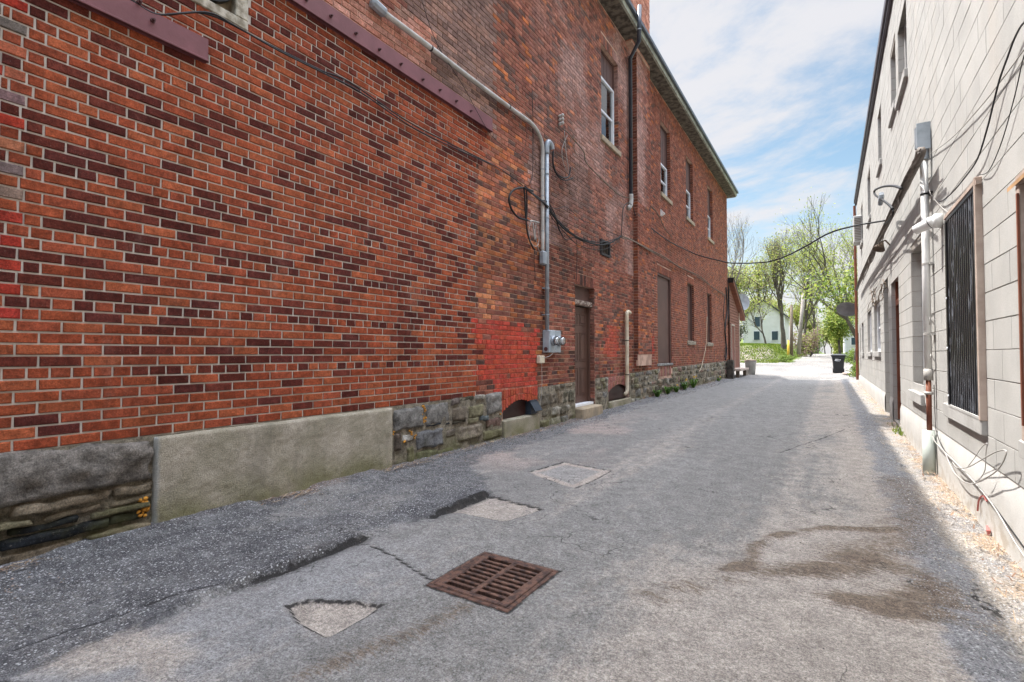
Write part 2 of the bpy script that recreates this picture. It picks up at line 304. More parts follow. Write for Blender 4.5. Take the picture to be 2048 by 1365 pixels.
def asphmat():
    t = NT('asphalt'); c = t.attr(); X, Y, Z = t.sep()
    at = t.N.new('ShaderNodeAttribute'); at.attribute_name = 'Spk'; spk = at.outputs['Fac']
    n = t.noise(7, 6, .65); f = t.noise(150, 4, .75); g = t.noise(45, 5, .75)
    am = t.N.new('ShaderNodeAttribute'); am.attribute_name = 'Msk'; sm = t.N.new('ShaderNodeSeparateColor'); t.put(sm.inputs[0], am.outputs['Color'])
    def msk(ch, nz_, k, e): return t.mr(t.ma('ADD', sm.outputs[ch], t.ma('MULTIPLY', t.ma('SUBTRACT', nz_, .5), k)), .5 - e, .5 + e)
    c = t.mix(t.ma('MULTIPLY', msk(2, t.noise(16, 8, .75), 1.3, .22), .85), c, t.mix(t.mr(t.noise(5, 6, .7), .35, .65), (.036, .038, .045), (.12, .12, .127)))
    c = t.mix(t.ma('MULTIPLY', msk(0, t.noise(9, 9, .78, scale=(1, .55, 1)), 1.7, .30), .9), c, t.mix(t.noise(3, 6), (.415, .365, .32), (.30, .265, .235)))
    c = t.mix(t.ma('MULTIPLY', msk(1, t.noise(20, 9, .8, scale=(.8, 3.4, 1)), 3.2, .30), .88), c, t.mix(t.noise(30, 5, .8), (.065, .045, .032), (.22, .165, .12)))
    ve = t.N.new('ShaderNodeTexVoronoi'); ve.feature = 'DISTANCE_TO_EDGE'; ve.inputs['Scale'].default_value = 2.2
    wv = t.N.new('ShaderNodeVectorMath'); wv.operation = 'ADD'; t.put(wv.inputs[0], t.pos); nc = t.N.new('ShaderNodeTexNoise'); nc.inputs['Scale'].default_value = 6; t.put(nc.inputs['Vector'], t.pos); sc_ = t.N.new('ShaderNodeVectorMath'); sc_.operation = 'SCALE'; t.put(sc_.inputs[0], nc.outputs['Color']); sc_.inputs['Scale'].default_value = .25
    t.put(wv.inputs[1], sc_.outputs[0]); t.put(ve.inputs['Vector'], wv.outputs[0]); crk = t.ma('MULTIPLY', t.mr(ve.outputs['Distance'], .004, .016, 1, 0), t.mr(t.noise(.8, 3), .52, .60))
    c = t.mix(t.ma('MULTIPLY', crk, .75), c, (.035, .033, .03)); LINES = t.mr(t.ma('ADD', am.outputs['Alpha'], t.ma('MULTIPLY', t.ma('SUBTRACT', t.noise(40, 6, .8), .5), .9)), .38, .72)
    c = t.mix(1, c, t.gray(t.mr(n, .3, .7, .82, 1.14)), 'MULTIPLY'); c = t.mix(1, c, t.gray(t.mr(f, .3, .7, .5, 1.48)), 'MULTIPLY')
    c = t.mix(1, c, t.gray(t.mr(g, .3, .7, .66, 1.34)), 'MULTIPLY')
    v = t.voro(66); vc = t.voro(66, 'F1', 'Color'); sp = t.N.new('ShaderNodeSeparateColor'); t.put(sp.inputs[0], vc)
    on = t.ma('MULTIPLY', t.mr(v, .28, .42, 1, 0), t.ma('GREATER_THAN', sp.outputs[0], .62))
    c = t.mix(t.ma('MULTIPLY', on, spk), c, (.44, .44, .44)); v3 = t.voro(150); v3c = t.voro(150, 'F1', 'Color'); sp3 = t.N.new('ShaderNodeSeparateColor'); t.put(sp3.inputs[0], v3c); c = t.mix(t.ma('MULTIPLY', t.ma('MULTIPLY', t.mr(v3, .3, .5, 1, 0), t.ma('GREATER_THAN', sp3.outputs[0], .6)), t.ma('MULTIPLY', spk, .8)), c, (.36, .355, .36))
    on2 = t.ma('MULTIPLY', t.mr(v, .3, .45, 1, 0), t.ma('LESS_THAN', sp.outputs[1], .22)); c = t.mix(t.ma('MULTIPLY', on2, t.ma('MULTIPLY', spk, .8)), c, (.04, .042, .05)); c = t.mix(t.ma('MULTIPLY', LINES, .92), c, (.022, .02, .019))
    t.bump(t.ma('ADD', t.ma('ADD', f, g), t.ma('MULTIPLY', v, -.9)), .8, .012); return t.fin(c, .9, 0, .25)
M['asphalt'] = asphmat()
def grassmat():
    t = NT('terrain'); c = t.mix(1, t.attr(), t.gray(t.mr(t.noise(1.5, 6, .7), .3, .7, .6, 1.4)), 'MULTIPLY'); t.bump(t.noise(8, 5), 1, .08); return t.fin(c, .95)
M['terrain'] = grassmat()
# ---------------------------------------------------------------- ground
def gz(X, Y):
    X = np.asarray(X, float); Y = np.asarray(Y, float)
    return .07 * ss(7, 14, Y) + .05 * ss(16, 34, Y) + .33 * ss(33, 47, Y) + .42 * ss(44, 68, Y) + .36 * ss(60, 96, Y) - .5 * ss(100, 170, Y) + .10 * ss(17, 27, Y) * ss(-.8, 1, X) * ss(40, 30, Y) * (Y < 40)
def gzf(x, y): return float(gz(x, y))
def GP(px, py):
    z = 0
    for _ in range(30):
        r = ray(px, py); t = (z - H) / r[2]; z = .5 * z + .5 * gzf(r[0] * t, r[1] * t)
    return Vector((r[0] * t, r[1] * t, z))
def terr(X, Y):
    n = fbm(X * .25, Y * .25, 3)
    m = ss(-3.2, -5.5, X + (n - .5)) * ss(47, 55, Y + X * .15) * (1.5 + .5 * ss(-5, -20, X)) * (Y < 400)
    m2 = ss(2.6, 4.5, X) * ss(36, 42, Y) * .35
    far = 6 * ss(130, 260, Y) * (1 - np.exp(-(X / 18.) ** 2))
    return gz(X, Y) + m + m2 + far - .03 + (n - .5) * .05 * ss(44, 50, Y)
def grid(xs, ys, zf, colf, name, mat, keep=None, spk=None, msk=None):
    X, Y = np.meshgrid(xs, ys); Z = zf(X, Y); nx, ny = len(xs), len(ys)
    co_ = np.stack([X, Y, Z], -1).reshape(-1, 3); i = np.arange(nx * ny).reshape(ny, nx)
    q = np.stack([i[:-1, :-1], i[:-1, 1:], i[1:, 1:], i[1:, :-1]], -1).reshape(-1, 4)
    if keep is not None:
        cx = (X[:-1, :-1] + X[1:, 1:]) / 2; cy = (Y[:-1, :-1] + Y[1:, 1:]) / 2; q = q[keep(cx, cy).ravel()]
    me = bpy.data.meshes.new(name); me.vertices.add(len(co_)); me.vertices.foreach_set('co', co_.ravel())
    me.loops.add(q.size); me.loops.foreach_set('vertex_index', q.ravel()); me.polygons.add(len(q)); me.polygons.foreach_set('loop_start', np.arange(len(q)) * 4)
    me.update(calc_edges=True); me.polygons.foreach_set('use_smooth', [True] * len(q)); me.materials.append(mat)
    a = me.color_attributes.new('Col', 'FLOAT_COLOR', 'POINT'); c = colf(X, Y).reshape(-1, 3); a.data.foreach_set('color', np.hstack([c, np.ones((len(c), 1))]).ravel())
    if msk is not None: e_ = me.color_attributes.new('Msk', 'FLOAT_COLOR', 'POINT'); q_ = msk(X, Y).reshape(-1, 4); e_.data.foreach_set('color', q_.ravel())
    if spk is not None: b = me.attributes.new('Spk', 'FLOAT', 'POINT'); b.data.foreach_set('value', spk(X, Y).ravel())
    me.validate(); o = bpy.data.objects.new(name, me); C.objects.link(o); ORG[o] = Vector((0, 0, 0)); return o
def lerp(a, b, t): t = np.asarray(t)[..., None]; return a * (1 - t) + np.array(b) * t
def segd(X, Y, pts):
    d = np.full(X.shape, 9.)
    for (ax, ay), (bx, by) in zip(pts[:-1], pts[1:]):
        vx, vy = bx - ax, by - ay; t = np.clip(((X - ax) * vx + (Y - ay) * vy) / (vx * vx + vy * vy), 0, 1)
        d = np.minimum(d, np.hypot(X - ax - t * vx, Y - ay - t * vy))
    return d
def poly(X, Y, P):                                        # signed distance, positive inside a convex polygon
    P = [(p[0], p[1]) for p in P]; cx = sum(p[0] for p in P) / len(P); cy = sum(p[1] for p in P) / len(P); d = np.full(X.shape, 9.)
    for a, b in zip(P, P[1:] + P[:1]):
        nx_, ny_ = -(b[1] - a[1]), b[0] - a[0]; l = math.hypot(nx_, ny_); nx_ /= l; ny_ /= l
        if (cx - a[0]) * nx_ + (cy - a[1]) * ny_ < 0: nx_, ny_ = -nx_, -ny_
        d = np.minimum(d, (X - a[0]) * nx_ + (Y - a[1]) * ny_)
    return d
g2 = lambda L: [(GP(*p).x, GP(*p).y) for p in L]
POT = g2([(578, 1212), (640, 1190), (700, 1200), (780, 1203), (700, 1250), (655, 1272), (600, 1245)])
PA2 = g2([(890, 1022), (970, 988), (1085, 1020), (1010, 1045)])
PA3 = g2([(1055, 945), (1130, 924), (1222, 942), (1150, 978)])
PCN = g2([(20, 1312), (250, 1232), (420, 1260), (330, 1365), (60, 1364)])
GRT = (-1.84, -1.34, 2.06, 2.58)
DIRTA = g2([(1290, 1200), (1400, 1168), (1500, 1145), (1620, 1140), (1750, 1125), (1850, 1150), (1880, 1195), (1790, 1222), (1690, 1205)])
DIRTB = g2([(1465, 1142), (1500, 1125), (1512, 1092), (1560, 1070), (1660, 1055), (1790, 1062)])
DIRTC = g2([(620, 1355), (720, 1310), (820, 1275), (930, 1215)]); DIRTD = g2([(1700, 1110), (1800, 1090), (1830, 1020), (1790, 960)])
CRK = [g2([(715, 1083), (790, 1115), (872, 1168)]), g2([(1130, 924), (1222, 941)]), g2([(968, 988), (1085, 1020)]), g2([(1222, 942), (1150, 978)]), g2([(1055, 945), (1130, 924)]),
       g2([(30, 1300), (140, 1262), (250, 1232), (330, 1205), (440, 1178)]), g2([(1690, 860), (1560, 905)])]
def fields(X, Y):
    n1 = fbm(X * 1.3, Y * .7, 11); n2 = fbm(X * 6, Y * 6, 12); n3 = fbm(X * 22, Y * 22, 13, 3); st = fbm(X * 5, Y * .45, 14)
    w = (n2 - .5) * .22 + (n3 - .5) * .06
    edge = -2.70 + .10 * ss(2.3, 2.9, Y) - .95 * ss(3.6, 4.8, Y) - .12 * ss(5, 12, Y)
    dark = ss(edge + .05 + w * 1.2, edge - .05 + w * 1.2, X)
    led = ss(edge + .012, edge - .012, X + (n2 - .5) * .03) * np.maximum(ss(.9, 1.3, Y) * ss(2.42, 2.32, Y), ss(2.85, 2.95, Y) * ss(3.75, 3.65, Y))
    ledn = np.exp(-((X - edge) / .09) ** 2) * np.maximum(ss(1.3, 1.7, Y) * ss(2.42, 2.32, Y), ss(2.85, 2.95, Y) * ss(3.75, 3.65, Y))
    pot = ss(-.01, .04, poly(X, Y, POT) + (n2 - .5) * .05 + (n3 - .5) * .02); p2 = ss(-.01, .02, poly(X, Y, PA2) + (n3 - .5) * .03); p3 = ss(-.01, .03, poly(X, Y, PA3) + (n3 - .5) * .03)
    pc = ss(-.05, .2, poly(X, Y, PCN) + (n2 - .5) * .25)
    dust = np.clip(ss(-1.5, .1, X + (n1 - .5) * 1.6) * ss(4.8, 2.2, Y + (n1 - .5) * 1.5) * 1.1 + ss(-.5, .3, X + (n1 - .5) * .7) * .75 + (st - .45) * .9 * ss(9, 6, Y) + ss(1.75, 1.15, Y - .28 * X + (n2 - .5) * .5) * ss(-2.4, -1.7, X) * .9, 0, 1) * (1 - ss(.30, .5, X + w))
    A = segd(X, Y, DIRTA); B = segd(X, Y, DIRTB); Cc = segd(X, Y, DIRTC); D = segd(X, Y, DIRTD)
    dirt = np.clip(ss(.17, .02, A + w * .8) + ss(.07, .01, B + w * .4) + ss(.10, .01, Cc + w * .5) * .8 + ss(.2, .02, D + w) * .5, 0, 1) * (.45 + .55 * ss(.35, .6, n2))
    right = ss(.30, .42, X + w); wall = ss(.60, .72, X + w * .9)
    return n1, n2, n3, st, w, dark, led, ledn, pot, p2, p3, pc, dust, dirt, right, wall
def alley_z(X, Y):
    n1, n2, n3, st, w, dark, led, ledn, pot, p2, p3, pc, dust, dirt, right, wall = fields(X, Y)
    z = gz(X, Y) + .004 + (n1 - .5) * .03 + (n2 - .5) * .012 + (n3 - .5) * (.004 + .006 * dark + .008 * right)
    z += .032 * led - .024 * ledn * (1 - led) - .028 * pot - .012 * p2 - .006 * p3 + .014 * dirt * n3 * 2
    z += .02 * ss(-3.9, -4.1, X) - .03 * wall * ss(14, 8, Y) + .03 * (n2 - .4) * wall
    for c in CRK: z -= .009 * ss(.012, .003, segd(X, Y, c) + (n3 - .5) * .012)
    f = np.minimum(np.minimum(X - GRT[0], GRT[1] - X), np.minimum(Y - GRT[2], GRT[3] - Y)); k = ss(-.14, -.01, f)
    return z * (1 - k) + k * (.002)
def alley_c(X, Y):
    n1, n2, n3, st, w, dark, led, ledn, pot, p2, p3, pc, dust, dirt, right, wall = fields(X, Y)
    c = np.ones(X.shape + (3,)) * np.array((.212, .203, .192)); c = c * (.9 + .25 * n1)[..., None] * (.93 + .12 * st)[..., None]
    c = lerp(c, (.27, .268, .275), ss(-1.7, -2.2, X) * ss(2.9, 1.8, Y) * (1 - dark) * .6)
    c = lerp(c, (.40, .31, .27), ss(-1.9, -3.2, X) * ss(4.2, 5.2, Y) * ss(11, 7, Y) * ss(.45, .65, fbm(X * 2, Y * .9, 31)) * .65)
    c = lerp(c, (.48, .41, .35), p2 * ss(.35, .55, n2 + .05) * .7)
    c = lerp(c, (.50, .43, .37), pot * ss(.28, .5, n2 + .12)); c = lerp(c, (.46, .42, .38), pc * .8 * ss(.3, .55, n2)); c = lerp(c, (.33, .315, .30), p3 * .6)
    pr_ = poly(X, Y, POT) + (n2 - .5) * .05 + (n3 - .5) * .02; c = lerp(c, (.05, .045, .042), ss(.02, .003, np.abs(pr_ - .005)) * .6 * ss(.35, .5, n2 + .12)); pr_ = poly(X, Y, PA2); c = lerp(c, (.06, .055, .05), ss(.02, .003, np.abs(pr_)) * .6 * ss(.35, .5, n3 + .1)); rim = ss(.07, .01, np.abs(poly(X, Y, PA3) - .05) + (n2 - .5) * .05) ; c = lerp(c, (.47, .38, .32), rim * .7)
    c = lerp(c, (.20, .20, .21), right * .85); c = lerp(c, (.30, .265, .225), wall * (.5 + .5 * ss(.35, .6, n2))); c = lerp(c, (.34, .25, .17), wall * ss(.78, .9, X + w) * ss(.4, .6, n2))
    c = lerp(c, (.04, .038, .04), ledn * .8)
    c = lerp(c, (.16, .10, .075), ss(-3.85, -4.0, X + w * .6) * ss(.4, .6, n2) * .8)
    for k in CRK: c = lerp(c, (.035, .033, .032), .8 * ss(.014, .004, segd(X, Y, k) + (n3 - .5) * .012))
    c = lerp(c, (.24, .235, .225), ss(8, 16, Y) * .5 * (1 - dark) * (1 - right)); c = lerp(c, (.155, .148, .14), ss(23, 26.4, Y))
    return np.clip(c, .01, .8)
def alley_s(X, Y):
    n1, n2, n3, st, w, dark, led, ledn, pot, p2, p3, pc, dust, dirt, right, wall = fields(X, Y)
    return np.clip(.35 + .65 * dark + .5 * right - .35 * dust - .4 * pot - .3 * p2 - .3 * dirt, 0, 1)
def alley_m(X, Y):
    n1, n2, n3, st, w, dark, led, ledn, pot, p2, p3, pc, dust, dirt, right, wall = fields(X, Y)
    tracks = .35 * np.exp(-((X + .35 - .1 * n1) / .16) ** 2) + .3 * np.exp(-((X + 1.95) / .2) ** 2) * ss(2.5, 5, Y)
    du = np.clip(dust * .95 + tracks + .75 * pot * ss(.25, .5, n2 + .1) + .5 * p2 + .7 * pc + .14, 0, 1.0) * (1 - .9 * dark)
    edge = -2.70 + .10 * ss(2.3, 2.9, Y) - .95 * ss(3.6, 4.8, Y) - .12 * ss(5, 12, Y)
    dk = ss(edge + .22, edge - .12, X + (n2 - .5) * .3) * (.62 + .4 * ss(.3, .6, n1)) * (.6 + .4 * ss(12, 5, Y)) - .25 * ss(.55, .7, fbm(X * 1.1, Y * .8, 55))
    A = segd(X, Y, DIRTA); B = segd(X, Y, DIRTB); Cc = segd(X, Y, DIRTC); D = segd(X, Y, DIRTD)
    di = np.clip((ss(.20, 0, A) * (.40 + .32 * ss(-.7, .3, X)) + ss(.10, 0, B) * .6) * (.55 + .9 * ss(.3, .7, fbm(X * 3, Y * 14, 66))) + ss(.13, 0, Cc) * .55 + ss(.4, 0, D) * .6 + .45 * ss(.3, .7, fbm(X * 2, Y * 9, 67)) * ss(.6, .1, X * 0 + np.hypot((X - .33) / 1.2, (Y - 3.15) * 1.2)) + .35 * right * ss(.4, .7, n1) * ss(5, 3, Y), 0, 1)
    pr_ = poly(X, Y, POT) + (n2 - .5) * .05 + (n3 - .5) * .02; p2_ = poly(X, Y, PA2) + (n3 - .5) * .02; on = ss(.3, .5, n2 + .12)
    blk = np.maximum.reduce([np.exp(-((X - edge - .012 + (n3 - .5) * .04) / .019) ** 2) * np.maximum(ss(1.2, 1.7, Y) * ss(2.45, 2.35, Y), ss(2.8, 2.95, Y) * ss(3.8, 3.65, Y)) * 1.1,
        .55 * np.exp(-((X - edge) / .016) ** 2) * ss(.6, .9, Y) * ss(1.6, 1.2, Y), ss(.022, .0, np.abs(pr_ - .005)) * on * .9, .8 * ss(.025, .0, np.abs(p2_)) * on] + [.85 * ss(.022, .0, segd(X, Y, k) + (n3 - .5) * .015) for k in CRK]
        + [.9 * ss(.035, .01, np.minimum(np.abs(np.maximum(np.maximum(GRT[0] - X, X - GRT[1]), np.maximum(GRT[2] - Y, Y - GRT[3])) - .01), 9)) * (.4 + .6 * n3), .8 * ss(.05, .0, np.abs(X - .66 + (n2 - .5) * .25 + (n3 - .5) * .1)) * ss(4.3, 3.4, Y) * ss(.4, .6, n1 + .1)])
    return np.stack([du, di, dk, np.clip(blk, 0, 1)], -1)
xs = np.unique(np.round(np.concatenate([np.arange(-4.3, 1.08, .02), GRT[:2]]), 4))
ys = np.unique(np.round(np.concatenate([np.arange(-12, .3, .4), np.arange(.3, 6.5, .02), np.arange(6.5, 12, .05), np.arange(12, 26.5, .15)]), 4))
hole = lambda x, y: ~((x > GRT[0] + .02) & (x < GRT[1] - .02) & (y > GRT[2] + .02) & (y < GRT[3] - .02))
tag(grid(xs, ys, alley_z, alley_c, 'alley_road', M['asphalt'], hole, alley_s, alley_m), kind='structure')
def road_keep(X, Y):
    n = (fbm(X * .8, Y * .8, 5) - .5)
    l = np.where(Y < 44, -17, -17 + 14.2 * ss(44, 50, Y) + n * 1.2); r = 1.25 + 1.0 * ss(60, 30, Y) + 3 * ss(32, 26, Y) + n * .5
    return (X > l) & (X < r)
tag(grid(np.arange(-17, 6, .3), np.arange(26.4, 125, .5), lambda X, Y: gz(X, Y) + .006 + (fbm(X, Y, 8) - .5) * .02, lambda X, Y: np.clip(np.array((.15, .142, .132)) * (.75 + .5 * fbm(X * .6, Y * .25, 9))[..., None] + lerp(np.zeros(X.shape + (3,)), (-.02, -.025, -.03), ss(-3, -6, X) * ss(.4, .6, fbm(X, Y, 19))), .03, .6), 'road', M['asphalt'], road_keep, lambda X, Y: X * 0 + .2, lambda X, Y: np.stack([X * 0 + .25 + .3 * fbm(X * .7, Y * .3, 71), X * 0, X * 0, X * 0], -1)), kind='structure')
def terr_c(X, Y):
    n = fbm(X * .5, Y * .5, 4); gr = lerp(np.ones(X.shape + (3,)) * np.array((.08, .12, .02)), (.12, .15, .035), ss(.35, .65, n))
    slope = ss(46.5, 48, Y + X * .15) * ss(55, 52, Y + X * .15) * (X < -3.4)
    gr = lerp(gr, (.17, .145, .115), slope * ss(.3, .55, fbm(X * 1.5, Y * 1.5, 6) + .1)); return lerp(gr, (.19, .175, .155), ss(40, 34, Y) * (X < 3))
ex = np.concatenate([-np.geomspace(600, 32, 18), np.arange(-30, -2, .5), np.arange(-2, 16, .8), np.geomspace(17, 600, 18)]); ey = np.concatenate([-np.geomspace(400, 14, 10), np.arange(-12, 30, 4), np.arange(30, 100, .6), np.geomspace(101, 1200, 30)])
tag(grid(ex, ey, lambda X, Y: terr(X, Y) - .05 * (Y < 27), terr_c, 'ground', M['terrain']), kind='structure')
def tz(x, y): return float(terr(np.array([x]), np.array([y]))[0])
# storm drain grate sunk in the road
t = thing('storm_drain_grate', 'rusty square cast iron drain grate set in the asphalt in the foreground', 'drain grate', (-1.59, 2.32, 0))
fr = MB(); x0, x1, y0, y1 = GRT; zt = .012
for a, b in (((x0 - .012, y0 - .012), (x1 + .012, y0 + .014)), ((x0 - .012, y1 - .014), (x1 + .012, y1 + .012)), ((x0 - .012, y0 + .014), (x0 + .014, y1 - .014)), ((x1 - .014, y0 + .014), (x1 + .012, y1 - .014))):
    fr.box((a[0], a[1], -.06), (b[0], b[1], zt - .004), bev=.003)
fr.build('frame', M['steelrust'], t)
gr = MB(); gx0, gx1, gy0, gy1 = x0 + .017, x1 - .017, y0 + .017, y1 - .017
gr.box((gx0, gy0, -.03), (gx0 + .05, gy1, zt), bev=.004); gr.box((gx1 - .05, gy0, -.03), (gx1, gy1, zt), bev=.004); mxx = (x0 + x1) / 2
gr.box((mxx - .017, gy0 + .035, -.03), (mxx + .017, gy1 - .035, zt - .001), bev=.003)
gr.box((gx0 + .05, gy0, -.03), (gx1 - .05, gy0 + .035, zt), bev=.004); gr.box((gx0 + .05, gy1 - .035, -.03), (gx1 - .05, gy1, zt), bev=.004)
nb = 9
for k in range(1, nb):
    y = gy0 + .035 + (gy1 - gy0 - .07) * k / nb
    for a, b in ((gx0 + .05, mxx - .017), (mxx + .017, gx1 - .05)): gr.box((a, y - .010, -.03), (b, y + .010, zt - .0015), bev=.003)
gr.build('grating', M['steelrust'], t)
pit = MB(); pit.box((x0 + .01, y0 + .01, -.5), (x1 - .01, y1 - .01, -.07)); pit.f = pit.f[:1] + pit.f[2:]; pit.build('pit', M['dark'], t)
# ---------------------------------------------------------------- walls with openings
def facade(mb, P, U, Z, holes, depth, mi=0):                  # flat wall with rectangular openings and their reveals
    us = sorted(set([U[0], U[1]] + [h[i] for h in holes for i in (0, 1)])); zs = sorted(set([Z[0], Z[1]] + [h[i] for h in holes for i in (2, 3)]))
    us = [u for u in us if U[0] <= u <= U[1]]; zs = [z for z in zs if Z[0] <= z <= Z[1]]
    for a, b in zip(us, us[1:]):
        for c, d in zip(zs, zs[1:]):
            m, n = (a + b) / 2, (c + d) / 2
            if any(h[0] < m < h[1] and h[2] < n < h[3] for h in holes): continue
            mb.add([P(a, c, 0), P(b, c, 0), P(b, d, 0), P(a, d, 0)], [(0, 1, 2, 3)], mi=mi)
    for h in holes:
        a, b, c, d = h[:4]; D = -depth
        for q in (((a, c), (b, c)), ((b, c), (b, d)), ((b, d), (a, d)), ((a, d), (a, c))):
            mb.add([P(*q[0], 0), P(*q[1], 0), P(*q[1], D), P(*q[0], D)], [(0, 1, 2, 3)], mi=mi)
def brick(mb, P, u0, u1, z0, z1, col, j=.002, e=.0045, dep=.010, jt=.0022):
    if u1 - u0 < .018 or z1 - z0 < .018: return
    r = lambda s: random.uniform(-s, s); d = r(j); tl = r(j * .6)
    def ring(i, dd, jj): return [P(u0 + i + r(jj), z0 + i + r(jj), dd - tl), P(u1 - i + r(jj), z0 + i + r(jj), dd + tl), P(u1 - i + r(jj), z1 - i + r(jj), dd + tl), P(u0 + i + r(jj), z1 - i + r(jj), dd - tl)]
    n = len(mb.v); v = ring(0, -dep, .0008) + ring(.0008, d - .0035, jt) + ring(e, d, jt * 1.1); mb.v += v; mb.c += [col] * 12
    f = []
    for k in range(2):
        for i in range(4): f.append((n + k * 4 + i, n + k * 4 + (i + 1) % 4, n + k * 4 + 4 + (i + 1) % 4, n + k * 4 + 4 + i))
    f.append((n + 8, n + 9, n + 10, n + 11)); mb.f += f; mb.m += [0] * 9
def cut(iv, holes, zc):
    for h in holes:
        if not (h[2] < zc < h[3]): continue
        o = []
        for a, b in iv:
            if b <= h[0] or a >= h[1]: o.append((a, b)); continue
            if a < h[0]: o.append((a, h[0]))
            if b > h[1]: o.append((h[1], b))
        iv = o
    return iv
# ---------------------------------------------------------------- brick building
BB = thing('brick_building', 'long two storey red brick building with stone base along the left of the alley', 'building', (-4.1, 12, 0))
ZT = 8.9; YE = 25.75; CH = .0718; Z0 = .67
HO = [(10.05, 11.08, 5.97, 8.02), (14.55, 15.6, 5.97, 8.13), (17.6, 18.66, 5.97, 8.13), (21.2, 22.25, 5.97, 8.13),
      (8.70, 9.64, .05, 2.6), (9.93, 10.45, 3.36, 3.70), (14.14, 15.6, .97, 3.58), (17.68, 18.64, 1.70, 3.72), (20.92, 21.82, 1.70, 3.70)]
ARCH = [(6.14, 7.26, .72, .26), (10.3, 11.75, .74, .22)]       # y0, y1, top of band, sill
def ft(y): return float(np.interp(y, [0, 5.7, 10, 14, 25], [Z0, Z0, .75, .83, .92]))
PL = lambda u, z, d: (-4.1 + d, u, z)
base = MB(); facade(base, lambda u, z, d: (-4.109 + d, u, z), (-12, YE), (0, ZT), HO + [(6.2, 7.22, .22, .62), (10.4, 11.7, .2, .58), (1.35, 2.22, 4.04, 5.4)], .3)
for q in ([(-4.109, YE, 0), (-16, YE, 0), (-16, YE, ZT), (-4.109, YE, ZT)], [(-4.109, -12, 0), (-16, -12, 0), (-16, -12, ZT), (-4.109, -12, ZT)], [(-16, YE, 0), (-16, -12, 0), (-16, -12, ZT), (-16, YE, ZT)]): base.add(q, [(0, 1, 2, 3)])
base.build('mortar_wall', M['mortar'], BB)
inn = MB(); inn.box((-4.42, -11, 0), (-15.9, YE - .05, ZT - .05)); inn.build('interior', M['dark'], BB)
RED = [(.285, .068, .030), (.25, .056, .026), (.32, .086, .038), (.275, .066, .033)]; DRK = [(.108, .025, .017), (.086, .020, .015), (.14, .034, .023), (.098, .025, .020)]
def newcol(y, z):
    p = .34 if vn(y * .6, z * .7, 3) > .4 else .26
    if z < 1.1: p = .16
    c = random.choice(DRK if random.random() < p else RED); k = random.uniform(.85, 1.15); return tuple(q * k for q in c)
def oldcol(y, z):
    R = random.random(); k = random.uniform(.8, 1.2)
    if y < 1.2:
        c = (.36, .045, .028) if 1.3 < z < 2.08 or random.random() < .15 else random.choice([(.20, .15, .15), (.26, .17, .15), (.38, .13, .07)])
        return tuple(q * random.uniform(.9, 1.1) for q in c)
    edge = random.uniform(-.06, .06)
    if 5.4 < y < 7.27 + edge * .3 and z < 1.76 - .08 * (y - 5.5) + edge and not (y < 5.9 and z < .85 + edge) and random.random() < .97: return tuple(q * random.uniform(.85, 1.1) for q in (.42, .068, .042))
    if 10.18 + edge < y < 11.0 + edge and 1.2 + (y < 10.4) * .0 < z < 1.87 - (.0 if y > 10.35 else .25): return tuple(q * random.uniform(.8, 1) for q in (.42, .095, .06))
    if 13.22 + edge < y < 13.75 and 1.27 < z < 1.74: return tuple(q * random.uniform(.8, 1) for q in (.42, .07, .05))
    n = vn(y * .6, z * .6, 21); n5 = fbm(y * .9, z * .9, 22)
    c = (.27, .098, .065) if R < .42 else (.20, .075, .055) if R < .64 else (.125, .068, .055) if R < .82 else (.33, .13, .085) if R < .94 else (.44, .14, .055)
    if 5.6 < y < 7.6 and 1.7 < z < 4.3 and n5 > .38 and random.random() < .42: c = random.choice([(.46, .16, .07), (.42, .13, .065), (.48, .19, .09)])
    if z > 4.4 and y < 6 and n > .45: c = random.choice([(.24, .15, .125), (.30, .17, .13), (.2, .12, .10)])
    if z > 4.5 and 2.9 < y < 4.6 and z < 4.62 + (y - 2.6) * .35: c = random.choice([(.46, .21, .15), (.50, .25, .19), (.4, .17, .12)])
    if 7 < y < 13 and 3.2 < z: 
        w = float(ss(.42, .68, n5)) * .7 + .12; c = tuple(a * (1 - w) + b * w for a, b in zip(c, (.40, .25, .215)))
    if y < 9.5 and z < 5 and vn(y * 1.5, z * 1.1, 9) > .55: c = tuple(q * .66 for q in c)
    if y > 13.9: c = tuple(a * .6 + b * .4 for a, b in zip(c, (.25, .092, .06)))
    if y > 7 and z < 1.5: c = tuple(q * (.78 + .2 * random.random()) for q in c)
    return tuple(q * k for q in c)
def tooth(z, par):
    return float(np.interp(z, [.67, 1.05, 1.3, 1.45, 3.6, 4.1, 4.42], [5.58, 5.50, 5.80, 5.48, 5.46, 5.72, 5.86])) + (.055 if par else -.055)
new = MB(); old = MB()
BR = (12.08, 13.18)                                              # chimney breast
SOLD = [(h[0], h[1], h[3], h[3] + .22) for i, h in enumerate(HO) if i != 5] + [(a[0], a[1], 0, a[2]) for a in ARCH]
BE1 = (-1, 1.97, 3.52, 3.70); BE2 = (-1, 5.86, 4.44, 4.64); VH = (1.3, 2.31, 3.95, 5.5)
blk = HO + SOLD + [(BR[0], BR[1], .95, ZT)]
